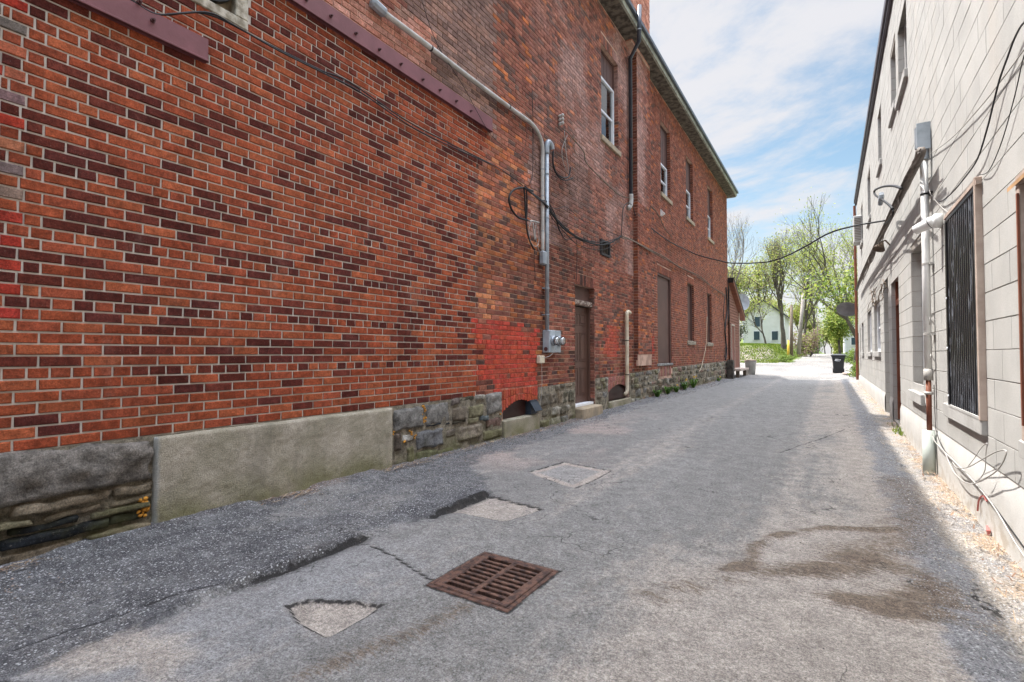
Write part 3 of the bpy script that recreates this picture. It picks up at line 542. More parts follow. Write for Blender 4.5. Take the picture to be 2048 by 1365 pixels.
for k in range(int((ZT - Z0) / CH)):
    z0 = Z0 + k * CH; z1 = z0 + CH - .0120; zc = (z0 + z1) / 2; hd = (k % 6 == 0 and k > 0); par = k % 2
    tl = ((.84, .955)[par] if zc > 1.35 else (.80, .85)[par]) if zc < 4.5 else -9; tr = tooth(zc, par) if zc < 4.44 else -9
    L = .2155; off = (.055 if hd else 0) + par * L / 2 + .04; st = L / 2 if hd else L
    if tr > 0:                                                   # newer infill brick
        y = .5 + par * L / 2 + (.055 if hd else 0)
        while y < tr - .03:
            y1 = min(y + st, tr)
            if tr - y1 < .06: y1 = tr
            for a, b in cut([(max(y, tl), y1 - .0120)], [VH, BE1], zc) if y1 > tl + .03 else []: brick(new, PL, a, b, z0, z1, newcol((a + b) / 2, zc), .0022)
            y = y1
    st = .103 if k % 7 == 3 else .206
    y = .7 - (0 if par else .103) + random.uniform(-.01, .01)
    if tr > 0: y = tl - .206 * 2
    if zc > 4.4: y = 1.2 + (0 if par else .103)
    while y < YE:
        y1 = y + st; iv = [(y, y1 - .008)]
        if tr > 0: iv = cut(iv, [(tl - .0105, tr, 0, 9)], zc)
        iv = cut(iv, blk + [BE2, VH], zc)
        for a, b in iv:
            b = min(b, YE)
            if a > 5 and z1 < ft(a) : continue
            brick(old, PL, a, b, z0, z1 + .001, oldcol((a + b) / 2, zc), .003)
        y = y1
new.build('infill_brickwork', M['brick'], BB)
for (a, b, c, d) in SOLD[:8]:                                    # soldier courses over the openings
    n = max(3, int(round((b - a) / .074))); w = (b - a) / n
    for i in range(n): u = a + i * w; s = .03 * math.sin(math.pi * (i + .5) / n); brick(old, PL, u, u + w - .008, c + .004 - .012, d - .012, oldcol(u, c), .003)
for (a, b, top, sill) in ARCH:
    n = int((b - a) / .07); w = (b - a) / n
    for i in range(n):
        u = a + i * w; s = math.sin(math.pi * (i + .5) / n); zb = top - .36 + .17 * s; col = (.40, .08, .045) if a < 8 else (.32, .15, .11)
        brick(old, PL, u, u + w - .008, zb, zb + (top - zb) * .52 - .006, tuple(q * random.uniform(.85, 1.1) for q in col), .004)
        brick(old, PL, u, u + w - .008, zb + (top - zb) * .52, top - .008, tuple(q * random.uniform(.85, 1.1) for q in col), .004)
# far jambs (the sides that face the camera) and heads of openings
for h in HO:
    PJ = lambda u, z, d, yy=h[1]: (-4.1 - u, yy - d * .0 - d - .0, z)
    z = h[2]; k = 0
    while z < h[3] - .03:
        brick(old, lambda u, zz, d: (-4.1 - u, h[1] - d - .001 - .009, zz), .004 if k % 2 else .004, .10 if k % 2 else .20, z, min(z + CH - .009, h[3]), tuple(q * .85 for q in oldcol(h[1], z + 9)), .002); 
        if k % 2: brick(old, lambda u, zz, d: (-4.1 - u, h[1] - d - .01, zz), .108, .2, z, min(z + CH - .009, h[3]), tuple(q * .85 for q in oldcol(h[1], z + 9)), .002)
        z += CH; k += 1
old.build('old_brickwork', M['brick'], BB)
# chimney breast and chimney
cb = MB(); cm_ = MB(); PF = lambda u, z, d: (-3.98 + d, u, z)
cm_.box((-3.989, BR[0] + .009, .95), (-4.3, BR[1] - .009, ZT)); cm_.box((-3.95, 11.6, 8.8), (-4.95, 13.05, 12.6))
for k in range(int((ZT - .95) / CH)):
    z0 = .95 + k * CH; z1 = z0 + CH - .008; y = BR[0] - (k % 2) * .103; ins = .06 if k < 2 else .03 if k < 4 else 0
    while y < BR[1] - ins:
        a, b = max(y, BR[0] + ins), min(y + .198, BR[1] - ins); brick(cb, lambda u, z, d: (-3.98 - ins + d, u, z), a, b, z0, z1, oldcol(11 if z0 < 1.5 else (a + b) / 2 if z0 > 5 else 6.5 if random.random() < .5 else 14, z0 + 1.8), .003); y += .206
    brick(cb, lambda u, z, d: (-4.1 + u, BR[0] + .001 - d, z), 0.0, .118 - ins, z0, z1, tuple(q * .8 for q in oldcol(14, z0)), .002)
for k in range(int(3.7 / CH)):
    z0 = 8.85 + k * CH; z1 = z0 + CH - .009; y = 11.6 - (k % 2) * .103
    while y < 13.05: brick(cb, lambda u, z, d: (-3.94 + d, u, z), max(y, 11.6), min(y + .197, 13.05), z0, z1, oldcol(3.5, 4.55), .003); y += .206
    x = -4.95
    while x < -3.95: brick(cb, lambda u, z, d: (u, 11.59 - d, z), x, min(x + .197, -3.95), z0, z1, oldcol(3.5, 4.55), .003); x += .206
cm_.build('chimney_core', M['mortar'], BB); cb.build('chimney', M['brick'], BB)
# foundation stones
def rock(mb, y0, y1, z0, z1, proud, col, seed, n=None, rough=.02, sq=7, pw=.3):
    nu = max(6, int((y1 - y0) / .022)); nv = max(5, int((z1 - z0) / .022)); nu, nv = min(nu, 46), min(nv, 26); v = []
    for j in range(nv + 1):
        for i in range(nu + 1):
            a = i / nu * 2 - 1; b = j / nv * 2 - 1; u = (y0 + y1) / 2 + a * (y1 - y0) / 2; z = (z0 + z1) / 2 + b * (z1 - z0) / 2
            e = 1 - max(abs(a) ** sq, abs(b) ** sq); e = max(e, 0) ** pw
            m = float(fbm(u * 9, z * 9, seed, 4)) - .5; m2 = float(fbm(u * 4, z * 14, seed + 5, 3)) - .5
            w = (float(vn(u * 11, z * 3, seed + 7)) - .5) * .045 * abs(b) ** 2; w2 = (float(vn(u * 3, z * 11, seed + 8)) - .5) * .06 * abs(a) ** 2
            v.append((-4.13 + e * (proud + .03 + m * rough * 2.2 + m2 * rough), u + w2, z + w))
    f = [(j * (nu + 1) + i, j * (nu + 1) + i + 1, (j + 1) * (nu + 1) + i + 1, (j + 1) * (nu + 1) + i) for j in range(nv) for i in range(nu)]
    mb.add(v, f, col)
st = MB(); TAN = (.26, .21, .15); GRY = (.21, .20, .185); BLK = (.022, .026, .033); PNK = (.25, .165, .135); LGT = (.36, .33, .28); OLV = (.20, .18, .11)
rock(st, .3, 1.66, .36, .665, .07, (.25, .225, .20), 1, rough=.045, sq=16)
zz = -.06; k = 0
while zz < .35:                                                   # thin slates under the big block
    hh = random.choice([.035, .05, .03, .06, .085]); y = .2
    while y < 1.64:
        w = random.uniform(.18, .55); y1 = min(y + w, 1.655)
        rock(st, y, y1, zz, min(zz + hh, .365), random.uniform(.02, .075), random.choice([TAN, OLV, BLK, (.16, .12, .09), TAN, BLK, (.23, .2, .13)]), 30 + k, rough=.02, sq=24, pw=.25); y = y1; k += 1
    zz += hh
def px_rock(x0, y0, x1, y1, col, pr=.04, **kw):
    a = LW(x0, y1, 0); b = LW(x1, y0, 0); c = LW((x0 + x1) / 2, y1, 0); d = LW((x0 + x1) / 2, y0, 0)
    rock(st, a.y, b.y, c.z, d.z, pr, col, int(x0 + y0), **kw)
for q in ((781, 816, 845, 861, GRY), (846, 803, 897, 850, GRY), (898, 797, 916, 812, (.13, .105, .09)), (918, 792, 948, 802, (.1, .09, .06)), (950, 788, 970, 800, LGT), (970, 785, 1003, 828, (.25, .235, .215)),
          (901, 812, 930, 842, (.2, .165, .125)), (934, 808, 966, 838, OLV), (848, 848, 880, 852, BLK), (880, 842, 900, 852, BLK), (902, 839, 930, 846, (.08, .07, .05)), (932, 834, 955, 848, OLV), (956, 830, 975, 843, (.14, .16, .16)), (970, 834, 1003, 856, (.19, .12, .10)),
          (784, 862, 800, 905, (.14, .11, .09)), (800, 866, 826, 885, (.48, .46, .42)), (782, 906, 810, 940, (.19, .13, .105)), (810, 890, 828, 935, OLV), (830, 858, 885, 897, (.17, .17, .175)), (887, 858, 910, 877, (.17, .14, .12)), (912, 850, 962, 880, (.27, .225, .175)), (964, 858, 1003, 878, OLV),
          (828, 898, 870, 930, (.16, .16, .09)), (870, 895, 905, 918, (.18, .17, .10)), (905, 882, 940, 908, (.22, .19, .14)), (940, 880, 1003, 893, (.22, .19, .16))):
    px_rock(*q[:5], pr=random.uniform(.015, .05))
def fillrocks(ya, yb, lo=-.05, big=1):
    z = lo
    while z < .9:
        hh = random.uniform(.12, .24) * big; y = ya + random.uniform(0, .05)
        while y < yb:
            w = random.uniform(.14, .38) * big; y1 = min(y + w, yb); top = min(z + hh - .015, ft(y) - .004)
            if not any(a[0] - .02 < (y + y1) / 2 < a[1] + .02 for a in ARCH) and not (8.66 < (y + y1) / 2 < 9.68) and top - z > .03 and not (14.1 < (y + y1) / 2 < 15.6 and z > .35):
                rock(st, y, y1 - random.uniform(.005, .05), z + random.uniform(-.015, .03), top, random.uniform(.01, .055), random.choice([TAN, GRY, OLV, (.15, .13, .1), PNK, LGT, (.12, .11, .08), (.2, .17, .13)]), int(y * 50 + z * 999), rough=.03)
            y = y1
        z += hh
fillrocks(7.27, 8.68, big=1.15); fillrocks(9.67, 10.29); fillrocks(11.75, 14.1); fillrocks(14.1, 25.7, big=.95)
nf = 700; v = []
for j in range(14):
    for i in range(nf + 1):
        y = .3 + 25.4 * (i / nf) ** 1.5; z = -.08 + (ft(y) + .075) * j / 13; inside = any(a_[0] + .04 < y < a_[1] - .04 and z > a_[3] - .1 for a_ in ARCH) or 8.68 < y < 9.66 or (14.1 < y < 15.65 and z > .4)
        v.append((-4.5 if inside else -4.088 + .03 * (float(fbm(y * 8, z * 9, 91)) - .5), y, z))
flm = MB(); flm.add(v, [(j * (nf + 1) + i, j * (nf + 1) + i + 1, (j + 1) * (nf + 1) + i + 1, (j + 1) * (nf + 1) + i) for j in range(13) for i in range(nf)], (.27, .235, .18)); flm.build('foundation_mortar', M['stone'], BB, smooth=True)
st.build('stone_foundation', M['stone'], BB, smooth=True)
# parged concrete patch, window sills of the basement
cp = MB(); ny_, nz_ = 160, 46; v = []
for j in range(nz_ + 1):
    for i in range(ny_ + 1):
        y = 1.645 + (3.945 - 1.645) * i / ny_; z = -.06 + .725 * j / nz_; a = abs(i / ny_ * 2 - 1); b = max(j / nz_ * 2 - 1, 0)
        e = (1 - max(a ** 200, b ** 60)); v.append((-4.12 + e * (.075 + .012 * (float(fbm(y * 7, z * 7, 61)) - .5) + .006 * float(vn(y * 40, z * 40, 62))), y, z + (.012 * float(vn(y * 3, 0, 63)) if j == nz_ else 0)))
cp.add(v, [(j * (ny_ + 1) + i, j * (ny_ + 1) + i + 1, (j + 1) * (ny_ + 1) + i + 1, (j + 1) * (ny_ + 1) + i) for j in range(nz_) for i in range(ny_)])
tag(cp.build('concrete_patch', M['concrete'], BB, smooth=True), 'long grey pebbled concrete panel with green moss')
for i, (a, b, top, sill) in enumerate(ARCH):
    s = MB(); s.box((-4.3, a + .03, -.03), (-4.05, b - .03, sill - .0 if i == 0 else .2), bev=.012); o = s.build('basement_sill', M['concrete'], BB)
    s = MB(); s.box((-4.2, a + .02, sill - .05), (-4.185, b - .02, .66)); s.build('basement_board', mat('board%d' % i, (.045, .018, .015), (.03, .012, .01), 3, .4), BB)
    s = MB()                                                     # stone / mortar filling left and right of the arch
vb = MB(); vb.box((-4.185, 6.98, .27), (-4.08, 7.2, .50), bev=.006); vb.add([(-4.08, 6.97, .47), (-4.08, 7.21, .47), (-3.99, 7.21, .33), (-3.99, 6.97, .33), (-4.08, 6.97, .45), (-4.08, 7.21, .45), (-4.0, 7.21, .32), (-4.0, 6.97, .32)], [(0, 1, 2, 3), (4, 5, 6, 7), (3, 2, 6, 7), (0, 3, 7, 4), (1, 2, 6, 5)])
tag(vb.build('dryer_vent', mat('blueblack_plastic', (.03, .04, .055), rough=.4), None, org=(-4.1, 7.1, .27)), 'small dark blue vent hood in the arched basement opening under the red paint', 'vent')
fo = MB()
def blob(mb, c, r, sd, col=(1, 1, 1), sq=(1, 1, 1)):
    c = Vector(c); n = 7; v = []
    for j in range(n + 1):
        for i in range(10):
            th = math.pi * j / n; ph = 2 * math.pi * i / 10; rr = r * (1 + .5 * (float(vn(i * 1.3 + sd, j * 1.7, sd)) - .5))
            v.append(c + Vector((rr * math.sin(th) * math.cos(ph) * sq[0], rr * math.sin(th) * math.sin(ph) * sq[1], rr * math.cos(th) * sq[2])))
    mb.add(v, [(j * 10 + i, j * 10 + (i + 1) % 10, j * 10 + 10 + (i + 1) % 10, j * 10 + 10 + i) for j in range(n) for i in range(10)], col)
for (px, py, r, q) in ((285, 1000, .017, 9), (289, 1015, .018, 9), (283, 1028, .014, 8), (848, 815, .014, 6), (848, 825, .013, 6), (849, 835, .014, 6), (848, 843, .012, 3), (784, 868, .022, 2), (782, 890, .012, 2), (820, 865, .015, 4), (828, 873, .013, 3), (808, 882, .018, 2), (739, 945, .024, 2), (737, 955, .02, 2), (1003, 826, .014, 1), (935, 903, .02, 2), (200, 967, .016, 3)):
    for k in range(q):
        p = LW(px + random.uniform(-4, 4) * (2 if px < 300 else 1), py + random.uniform(-5, 5), .035 if px != 739 and px != 737 else .05); blob(fo, p, r * random.uniform(.5, 1), k + px)
tag(fo.build('foam_sealant', M['foam'], BB, smooth=True))
# steel beams
for nm, (a, b, c, d), bolts, org in (('steel_beam', (-6, 1.97, 3.52, 3.70), ((305, 42), (278, 5)), None), ('steel_beam', (-6, 5.86, 4.44, 4.64), ((661, 33), (711, 68), (758, 100), (801, 129), (879, 181), (912, 203), (941, 223), (612, 0), (845, 160)), None)):
    s = MB(); s.box((-4.13, a, c), (-4.045, b, c + .016), bev=.003); s.box((-4.075, a, c), (-4.055, b, d), bev=.004); s.box((-4.12, a, d - .014), (-4.06, b, d), bev=.003)
    o = s.build(nm, M['purple'], BB)
    for p in bolts:
        bb = MB(); q = LW(*p, .045); bb.lathe(q, (1, 0, 0), [(0, .016), (.012, .016), (.012, .009), (.035, .009), (.036, .0)], 8); bb.build('bolt', M['bolt'], o)
# broken exhaust opening high on the left
s = MB(); hx = -4.09
for a, b, c, d in ((1.3, 2.3, 3.96, 4.04), (2.2, 2.3, 4.04, 5.3)): s.box((-4.2, a, c), (hx, b, d), bev=.008)
MF = mat('peeling_frame', (.50, .46, .38), (.22, .19, .14), 14, .9, 0, .8, 40)
tag(s.build('opening_frame', MF, BB), 'peeling white frame of a high exhaust opening')
s = MB(); s.box((-4.17, 1.3, 4.04), (-4.2, 2.2, 5.3)); s.build('opening_board', mat('stained_board', (.30, .24, .16), (.12, .09, .06), 9, .9), BB)
s = MB(); s.lathe((-4.17, 1.93, 4.36), (1, 0, 0), [(0, .31), (.06, .31), (.06, .29), (.02, .27), (.015, .0)], 30); s.build('exhaust_pipe', M['black'], BB)
# eave
s = MB(); s.box((-3.75, -12, 8.87), (-4.5, YE + .35, 8.9)); s.build('soffit', M['soffit'], BB)
s = MB(); s.box((-3.70, -12, 8.88), (-3.75, YE + .38, 9.02)); s.box((-3.75, YE + .35, 8.84), (-16, YE + .40, 9.02)); s.build('fascia', M['fascia'], BB)
s = MB(); s.box((-3.63, -12, 9.0), (-3.70, YE + .42, 9.10), bev=.01); s.box((-3.66, -12, 9.02), (-3.72, YE + .40, 9.11)); s.build('gutter', M['gutter'], BB)
s = MB(); s.add([(-3.72, -12, 9.105), (-3.72, YE + .4, 9.105), (-16, YE + .4, 9.5), (-16, -12, 9.5), (-3.72, -12, 9.0), (-3.72, YE + .4, 9.0), (-16, YE + .4, 9.0), (-16, -12, 9.0)], [(0, 1, 2, 3), (4, 5, 6, 7), (0, 1, 5, 4), (1, 2, 6, 5), (2, 3, 7, 6), (3, 0, 4, 7)]); s.build('roof', M['roofing'], BB)
# windows of the brick building
def sash_window(y0, y1, z0, z1, zm, par=BB, P=PL, rec=.13, curtain=False, board=True):
    def bx(m, a, b, c, d, e, f, **k): p = P(a, c, -e); q = P(b, d, -f); m.box(p, q, **k)
    fr = MB(); w = .055
    for a, b, c, d in ((y0, y1, zm - w, zm), (y0, y1, z0, z0 + w), (y0, y0 + w, z0 + w, zm - w), (y1 - w, y1, z0 + w, zm - w)): bx(fr, a, b, c, d, rec - .03, rec + .06, bev=.005)
    mid = (z0 + zm) / 2; bx(fr, y0 + w, y1 - w, mid - .022, mid + .022, rec, rec + .04)
    f = fr.build('window', M['white'], par)
    for c, d, e in ((mid + .022, zm - w, .012), (z0 + w, mid - .022, .028)):
        g = MB(); bx(g, y0 + w, y1 - w, c, d, rec + e, rec + e + .004); g.build('pane', M['glass'], f)
    if curtain:
        g = MB(); n = 24; v = []
        for i in range(n + 1): 
            for z in (z0, zm): v.append(P(y0 + .05 + (y1 - y0) * .62 * i / n, z, -(rec + .1 + .015 * math.sin(i * 1.9))))
        g.add(v, [(2 * i, 2 * i + 2, 2 * i + 3, 2 * i + 1) for i in range(n)]); g.build('curtain', M['curtain'], f)
    if board:
        g = MB(); bx(g, y0, y1, zm, z1, rec, rec + .03); n = 5
        for i in range(n): bx(g, y0 + (y1 - y0) * i / n + .006, y0 + (y1 - y0) * (i + 1) / n - .006, zm + .01, z1 - .02, rec - .012, rec, bev=.003)
        bx(g, y1 - .05, y1, zm, z1, rec - .03, rec - .0125); bx(g, y0, y1, z1 - .05, z1, rec - .032, rec - .014); g.build('transom_board', M['board'], f)
    g = MB(); g.box(P(y0 - .06, z0 - .12, .045), P(y1 + .08, z0 - .001, -.2), bev=.008); g.build('sill', M['sillstone'], f)
    return f
for i, h in enumerate(HO[:4]): sash_window(*h, (7.42, 6.98, 7.05, 7.0)[i], curtain=(i == 0))
# doors and boarded openings
def panel(y0, y1, z0, z1, rec, name, m, trim=.06, frame=None):
    s = MB(); s.box((-4.1 - rec, y0, z0), (-4.14 - rec, y1, z1)); o = s.build(name, m, BB)
    s = MB()
    for a, b, c, d in ((y0, y0 + trim, z0, z1 - trim), (y1 - trim, y1, z0, z1 - trim), (y0, y1, z1 - trim, z1)): s.box((-4.1 - rec + .001, a, c), (-4.1 - rec + .05, b, d), bev=.004)
    s.build('frame', frame or m, o); return o
dy0, dy1 = 8.70, 9.64
s = MB(); s.box((-4.25, dy0 + .07, .27), (-4.29, dy1 - .07, 2.19), bev=.003); dr = s.build('door', M['doorpaint'], BB)
s = MB(); w = (dy1 - dy0 - .14)
for cx in (.27, .73):
    for za, zb in ((.42, .98), (1.1, 1.68), (1.82, 2.06)):
        yc = dy0 + .07 + w * cx; hw = w * .17
        for a, b, c, d in ((-hw, hw, za, za + .022), (-hw, hw, zb - .022, zb), (-hw, -hw + .022, za + .022, zb - .022), (hw - .022, hw, za + .022, zb - .022)): s.box((-4.25, yc + a, c), (-4.242, yc + b, d), bev=.004)
        s.box((-4.25, yc - hw + .05, za + .05), (-4.243, yc + hw - .05, zb - .05), bev=.005)
s.build('raised_panel', M['doorpaint'], dr)
s = MB(); s.box((-4.25, dy0 + .10, 1.08), (-4.235, dy0 + .135, 1.22), bev=.003); s.lathe((-4.235, dy0 + .117, 1.15), (1, 0, 0), [(0, .012), (.03, .012), (.035, .025), (.06, .025), (.065, .01)], 12); s.build('door_handle', M['gold'], dr)
s = MB(); s.box((-4.2, dy0, .27), (-4.27, dy0 + .06, 2.25), bev=.004); s.box((-4.2, dy1 - .06, .27), (-4.27, dy1, 2.25), bev=.004); s.build('door_frame', M['doorpaint'], dr)
s = MB(); s.box((-4.15, dy0, 2.21), (-4.28, dy1, 2.31), bev=.01); s.build('lintel_board', mat('peeling_lintel', (.40, .33, .27), (.10, .06, .045), 30, .9, 0, .8, 50, lo=.42, hi=.55), dr)
s = MB(); s.box((-4.22, dy0, 2.31), (-4.25, dy1, 2.6)); s.build('transom_board', M['board'], dr)
s = MB(); s.box((-4.12, dy0 + .03, .22), (-4.3, dy1 - .03, .268), bev=.004); s.build('threshold', M['white'], dr)
s = MB(); s.box((-3.93, dy0 - .02, -.05), (-4.3, dy1 + .02, .215), bev=.02); s.build('stone_step', M['sillstone'], BB)
o = panel(14.14, 15.6, .97, 3.58, .07, 'boarded_doorway', M['board'], .07); s = MB(); s.box((-4.08, 14.05, .90), (-4.2, 15.68, .97), bev=.008); s.build('sill', mat('chipped_sill', (.34, .33, .31), (.1, .1, .1), 20, .9), o)
s = MB(); s.box((-4.027, 15.55, .99), (-4.035, 15.58, 3.5)); 
for h in HO[7:9]:
    o = panel(*h, .12, 'boarded_window', M['board'], .05); s = MB(); s.box((-4.06, h[0] - .12, h[2] - .14), (-4.2, h[1] + .1, h[2]), bev=.01)
    s.build('sill', mat('peeling_sill', (.45, .40, .32), (.12, .09, .06), 18, .9, lo=.42, hi=.55), o)
# small barred louvre
h = HO[5]; s = MB()
for a, b, c, d in ((h[0], h[0] + .05, h[2], h[3]), (h[1] - .05, h[1], h[2], h[3]), (h[0] + .05, h[1] - .05, h[2], h[2] + .05), (h[0] + .05, h[1] - .05, h[3] - .05, h[3])): s.box((-4.06, a, c), (-4.2, b, d), bev=.004)
o = s.build('vent_window', mat('black_wood', (.05, .045, .045), rough=.7), BB); s = MB()
for i in range(5): y = h[0] + .09 + i * .083; s.tube([(-4.1, y, h[2] + .05), (-4.1, y, h[3] - .05)], .006, 5)
s.build('bar', M['wood'], o); s = MB(); s.box((-4.17, h[0] + .05, h[2] + .05), (-4.18, h[1] - .05, h[3] - .05)); s.build('pane', M['dark'], o)
# small arch under the boarded doorway
s = MB(); n = 9; v = []
s.box((-4.10, 14.42, .0), (-4.085, 15.2, .38)); 
for k in range(8):
    a0 = math.pi * k / 8; a1 = math.pi * (k + 1) / 8; v = [(-4.085, 14.81 - .39 * math.cos(a0), .38 + .17 * math.sin(a0)), (-4.085, 14.81 - .39 * math.cos(a1), .38 + .17 * math.sin(a1)), (-4.085, 14.81, .38)]; s.add(v, [(0, 1, 2)])
s.build('arched_hatch', mat('rusty_hatch', (.11, .06, .045), (.2, .16, .13), 8, .8, 0, .5, 30), BB)
s = MB()
for k in range(14): brick(s, PL, 14.2 + k * .095, 14.2 + k * .095 + .085, .60, .89, tuple(q * random.uniform(.8, 1.1) for q in (.30, .16, .12)), .004)
s.build('soldier_course', M['brick'], BB)
# ---------------------------------------------------------------- concrete block building
RB = thing('block_building', 'beige painted concrete block building along the right of the alley in sun', 'building', (.94, 10, 0))
PR = lambda u, z, d: (.94 - d, u, z); YR = 23.4; ZR = 7.1
RO = [(7.6, 8.58, .77, 2.6), (10.05, 11.2, .08, 2.53), (11.75, 12.7, .05, 2.75), (13.6, 15.35, 1.30, 2.47), (16.3, 17.95, 1.30, 2.45), (20.0, 21.1, 1.3, 2.28), (21.9, 22.4, .75, 2.2),
      (8.55, 9.55, 5.12, 6.25), (9.85, 10.6, 5.25, 6.30), (12.5, 13.3, 5.2, 6.35), (15.8, 16.9, 4.85, 6.1), (19.4, 20.4, 4.9, 6.1), (4.9, 5.8, .78, 2.45), (2.9, 3.9, .78, 2.2)]
b = MB(); facade(b, lambda u, z, d: (.948 - d, u, z), (-12, YR), (-.1, ZR), RO, .25)
for q in ([(.948, YR, -.1), (13, YR, -.1), (13, YR, ZR), (.948, YR, ZR)], [(.948, -12, -.1), (13, -12, -.1), (13, -12, ZR), (.948, -12, ZR)], [(13, YR, -.1), (13, -12, -.1), (13, -12, ZR), (13, YR, ZR)], [(.948, -12, ZR - .1), (.948, YR, ZR - .1), (13, YR, ZR - .1), (13, -12, ZR - .1)]): b.add(q, [(0, 1, 2, 3)])
b.build('joint_wall', M['blockjoint'], RB)
b = MB(); b.box((1.25, -11, 0), (12.9, YR - .05, ZR - .2)); b.build('interior', M['dark'], RB)
bl = MB()
def bcol(): k = random.uniform(.965, 1.03); return tuple(q * k for q in (.398, .388, .365))
for k in range(1, 37):
    z0 = .06 + k * .2032; z1 = min(z0 + .2002, ZR)
    if z0 < .4: continue
    y = 2.6 - (k % 2) * .2
    while y < YR:
        for a, c in cut([(max(y, 2.4), min(y + .4060, YR))], RO, (z0 + z1) / 2): brick(bl, PR, a, c, z0 + random.uniform(0, .0015), z1 - (random.random() < .4) * .002, bcol(), .0009, .0020, .0085, .0004)
        y += .4064
for h in RO[:12]:                                                # block returns on the far jambs
    k = 0; z = .06 + .2032 * math.floor((h[2] - .06) / .2032)
    while z < h[3]:
        a, c = max(z, h[2]), min(z + .1985, h[3])
        brick(bl, lambda u, zz, d: (.945 + u, h[1] - d - .002, zz), .0, .245, a, c, bcol(), .001, .003, .006, .0004); z += .2032
bl.build('blockwork', M['block'], RB)
s = MB(); n = 200; v = []
segs = [(2.3, 10.05), (11.2, 11.75), (12.7, YR)]
for a, c in segs:
    n = max(2, int((c - a) / .06)); v = []
    for j in range(7):
        for i in range(n + 1):
            y = a + (c - a) * i / n; z = -.12 + .585 * j / 6 if j < 6 else .463; top = j == 6
            v.append((.948 if top else .925 + .008 * float(fbm(y * 5, z * 5, 77)) + (.012 * float(vn(y * 9, z * 9, 78)) if j < 3 else 0), y, z))
    s.add(v, [(j * (n + 1) + i, j * (n + 1) + i + 1, (j + 1) * (n + 1) + i + 1, (j + 1) * (n + 1) + i) for j in range(6) for i in range(n)], (.52, .505, .475))
s.build('parged_plinth', M['block'], RB, smooth=True)
s = MB(); s.box((.86, -12, 7.08), (1.2, YR + .05, 7.24), bev=.01); s.box((.89, -12, 7.0), (.94, YR + .05, 7.08), bev=.01); s.build('flashing', M['flash'], RB)
M['sillblock'] = mat('painted_sill', (.40, .39, .37), (.33, .32, .30), 5, .85, 0, .4, 80)
def sill_r(h, par, pr=.04, dz=.1):
    s = MB(); s.box((.94 - pr, h[0] - .05, h[2] - dz), (1.15, h[1] + .07, h[2] - .001), bev=.006); return s.build('sill', M['sillblock'], par)
M['grayboard'] = mat('gray_board', (.50, .49, .47), (.42, .41, .39), 3, .6)
s = MB(); h = RO[0]; s.box((1.07, h[0], h[2]), (1.1, h[1], h[3])); o = s.build('blocked_window', M['grayboard'], RB); sill_r(h, o, .05, .13)
s = MB(); s.box((1.05, h[1] - .06, h[2]), (1.07, h[1], h[3])); s.build('frame', M['white'], o)
h = RO[1]; s = MB(); s.box((1.06, h[0] + .06, .1), (1.1, h[1] - .06, 2.1), bev=.004); o = s.build('door', mat('maroon_door', (.16, .055, .045), (.12, .042, .036), 3, .5), RB)
s = MB(); s.box((1.0, h[0], .1), (1.1, h[0] + .06, h[3])); s.box((1.0, h[1] - .06, .1), (1.1, h[1], h[3])); s.box((1.0, h[0] + .06, 2.1), (1.1, h[1] - .06, 2.2)); s.build('door_frame', M['rake'], o)
s = MB(); s.box((1.08, h[0] + .06, 2.2), (1.1, h[1] - .06, h[3])); s.build('transom_board', M['rake'], o)
s = MB(); s.lathe((1.06, h[0] + .14, 1.05), (-1, 0, 0), [(0, .02), (.03, .012), (.04, .026), (.065, .022), (.07, .005)], 12); s.build('door_handle', M['gold'], o)
h = RO[2]; s = MB(); s.box((1.13, h[0], h[2]), (1.16, h[1], h[3])); s.build('recess_board', M['sillblock'], RB)
for h in RO[3:6]:
    o = sash_window(h[0], h[1], h[2], h[3], h[3], RB, PR, .09, board=False); 
for o in [c for c in bpy.data.objects if c.parent and c.parent.parent == RB and c.name.startswith('sill')]:
    o.data.materials[0] = M['sillblock']
h = RO[6]; s = MB(); s.box((1.1, h[0], h[2]), (1.12, h[1], h[3])); s.build('recess_board', M['sillblock'], RB)
for h in RO[7:12]:
    o = sash_window(h[0], h[1], h[2], h[3], h[3], RB, PR, .11, board=False)
for o in [c for c in bpy.data.objects if c.parent and c.parent.parent == RB and c.name.startswith('sill')]: o.data.materials[0] = M['sillblock']
for o in [c for c in bpy.data.objects if c.parent == RB and c.name.startswith('window')]:
    if o.matrix_local.translation.z > -99 and max(v.co.z for v in o.data.vertices) > 4: o.data.materials[0] = M['grayboard']
# corrugated shutter window
s = MB(); h = (4.86, 5.97, .79, 2.44); n = 15; w = (h[1] - h[0] - .06) / n; v = []
for i in range(n):
    a = h[0] + i * w
    for u, d in ((0, .0), (.18, .0), (.36, -.028), (.64, -.028), (.82, 0)): v.append((.907 - d * .8, a + u * w, h[2])); v.append((.907 - d * .8, a + u * w, h[3]))
m = len(v) // 2; s.add(v, [(2 * i, 2 * i + 2, 2 * i + 3, 2 * i + 1) for i in range(m - 1)])
def shut():
    t = NT('black_corrugated'); sc = t.noise(5, 6, .75, scale=(1, 6, .7)); c = t.mix(t.mr(sc, .54, .66, 0, .75), (.012, .013, .016), (.26, .28, .32)); return t.fin(c, .3, 0, .5)
sh = s.build('corrugated_shutter', shut(), RB); tag(sh, 'scratched black corrugated shutter over a window')
s = MB(); s.box((.898, h[1] - .06, h[2]), (.94, h[1], h[3]), bev=.004); s.box((.90, h[0], h[3]), (.94, h[1], h[3] + .03), bev=.004); s.build('flange', M['black'], sh)
for z in (.87, 1.3, 1.75): s = MB(); s.lathe((.898, h[1] - .03, z), (-1, 0, 0), [(0, .012), (.004, .012), (.006, .004)], 8); s.build('screw', M['white'], sh)
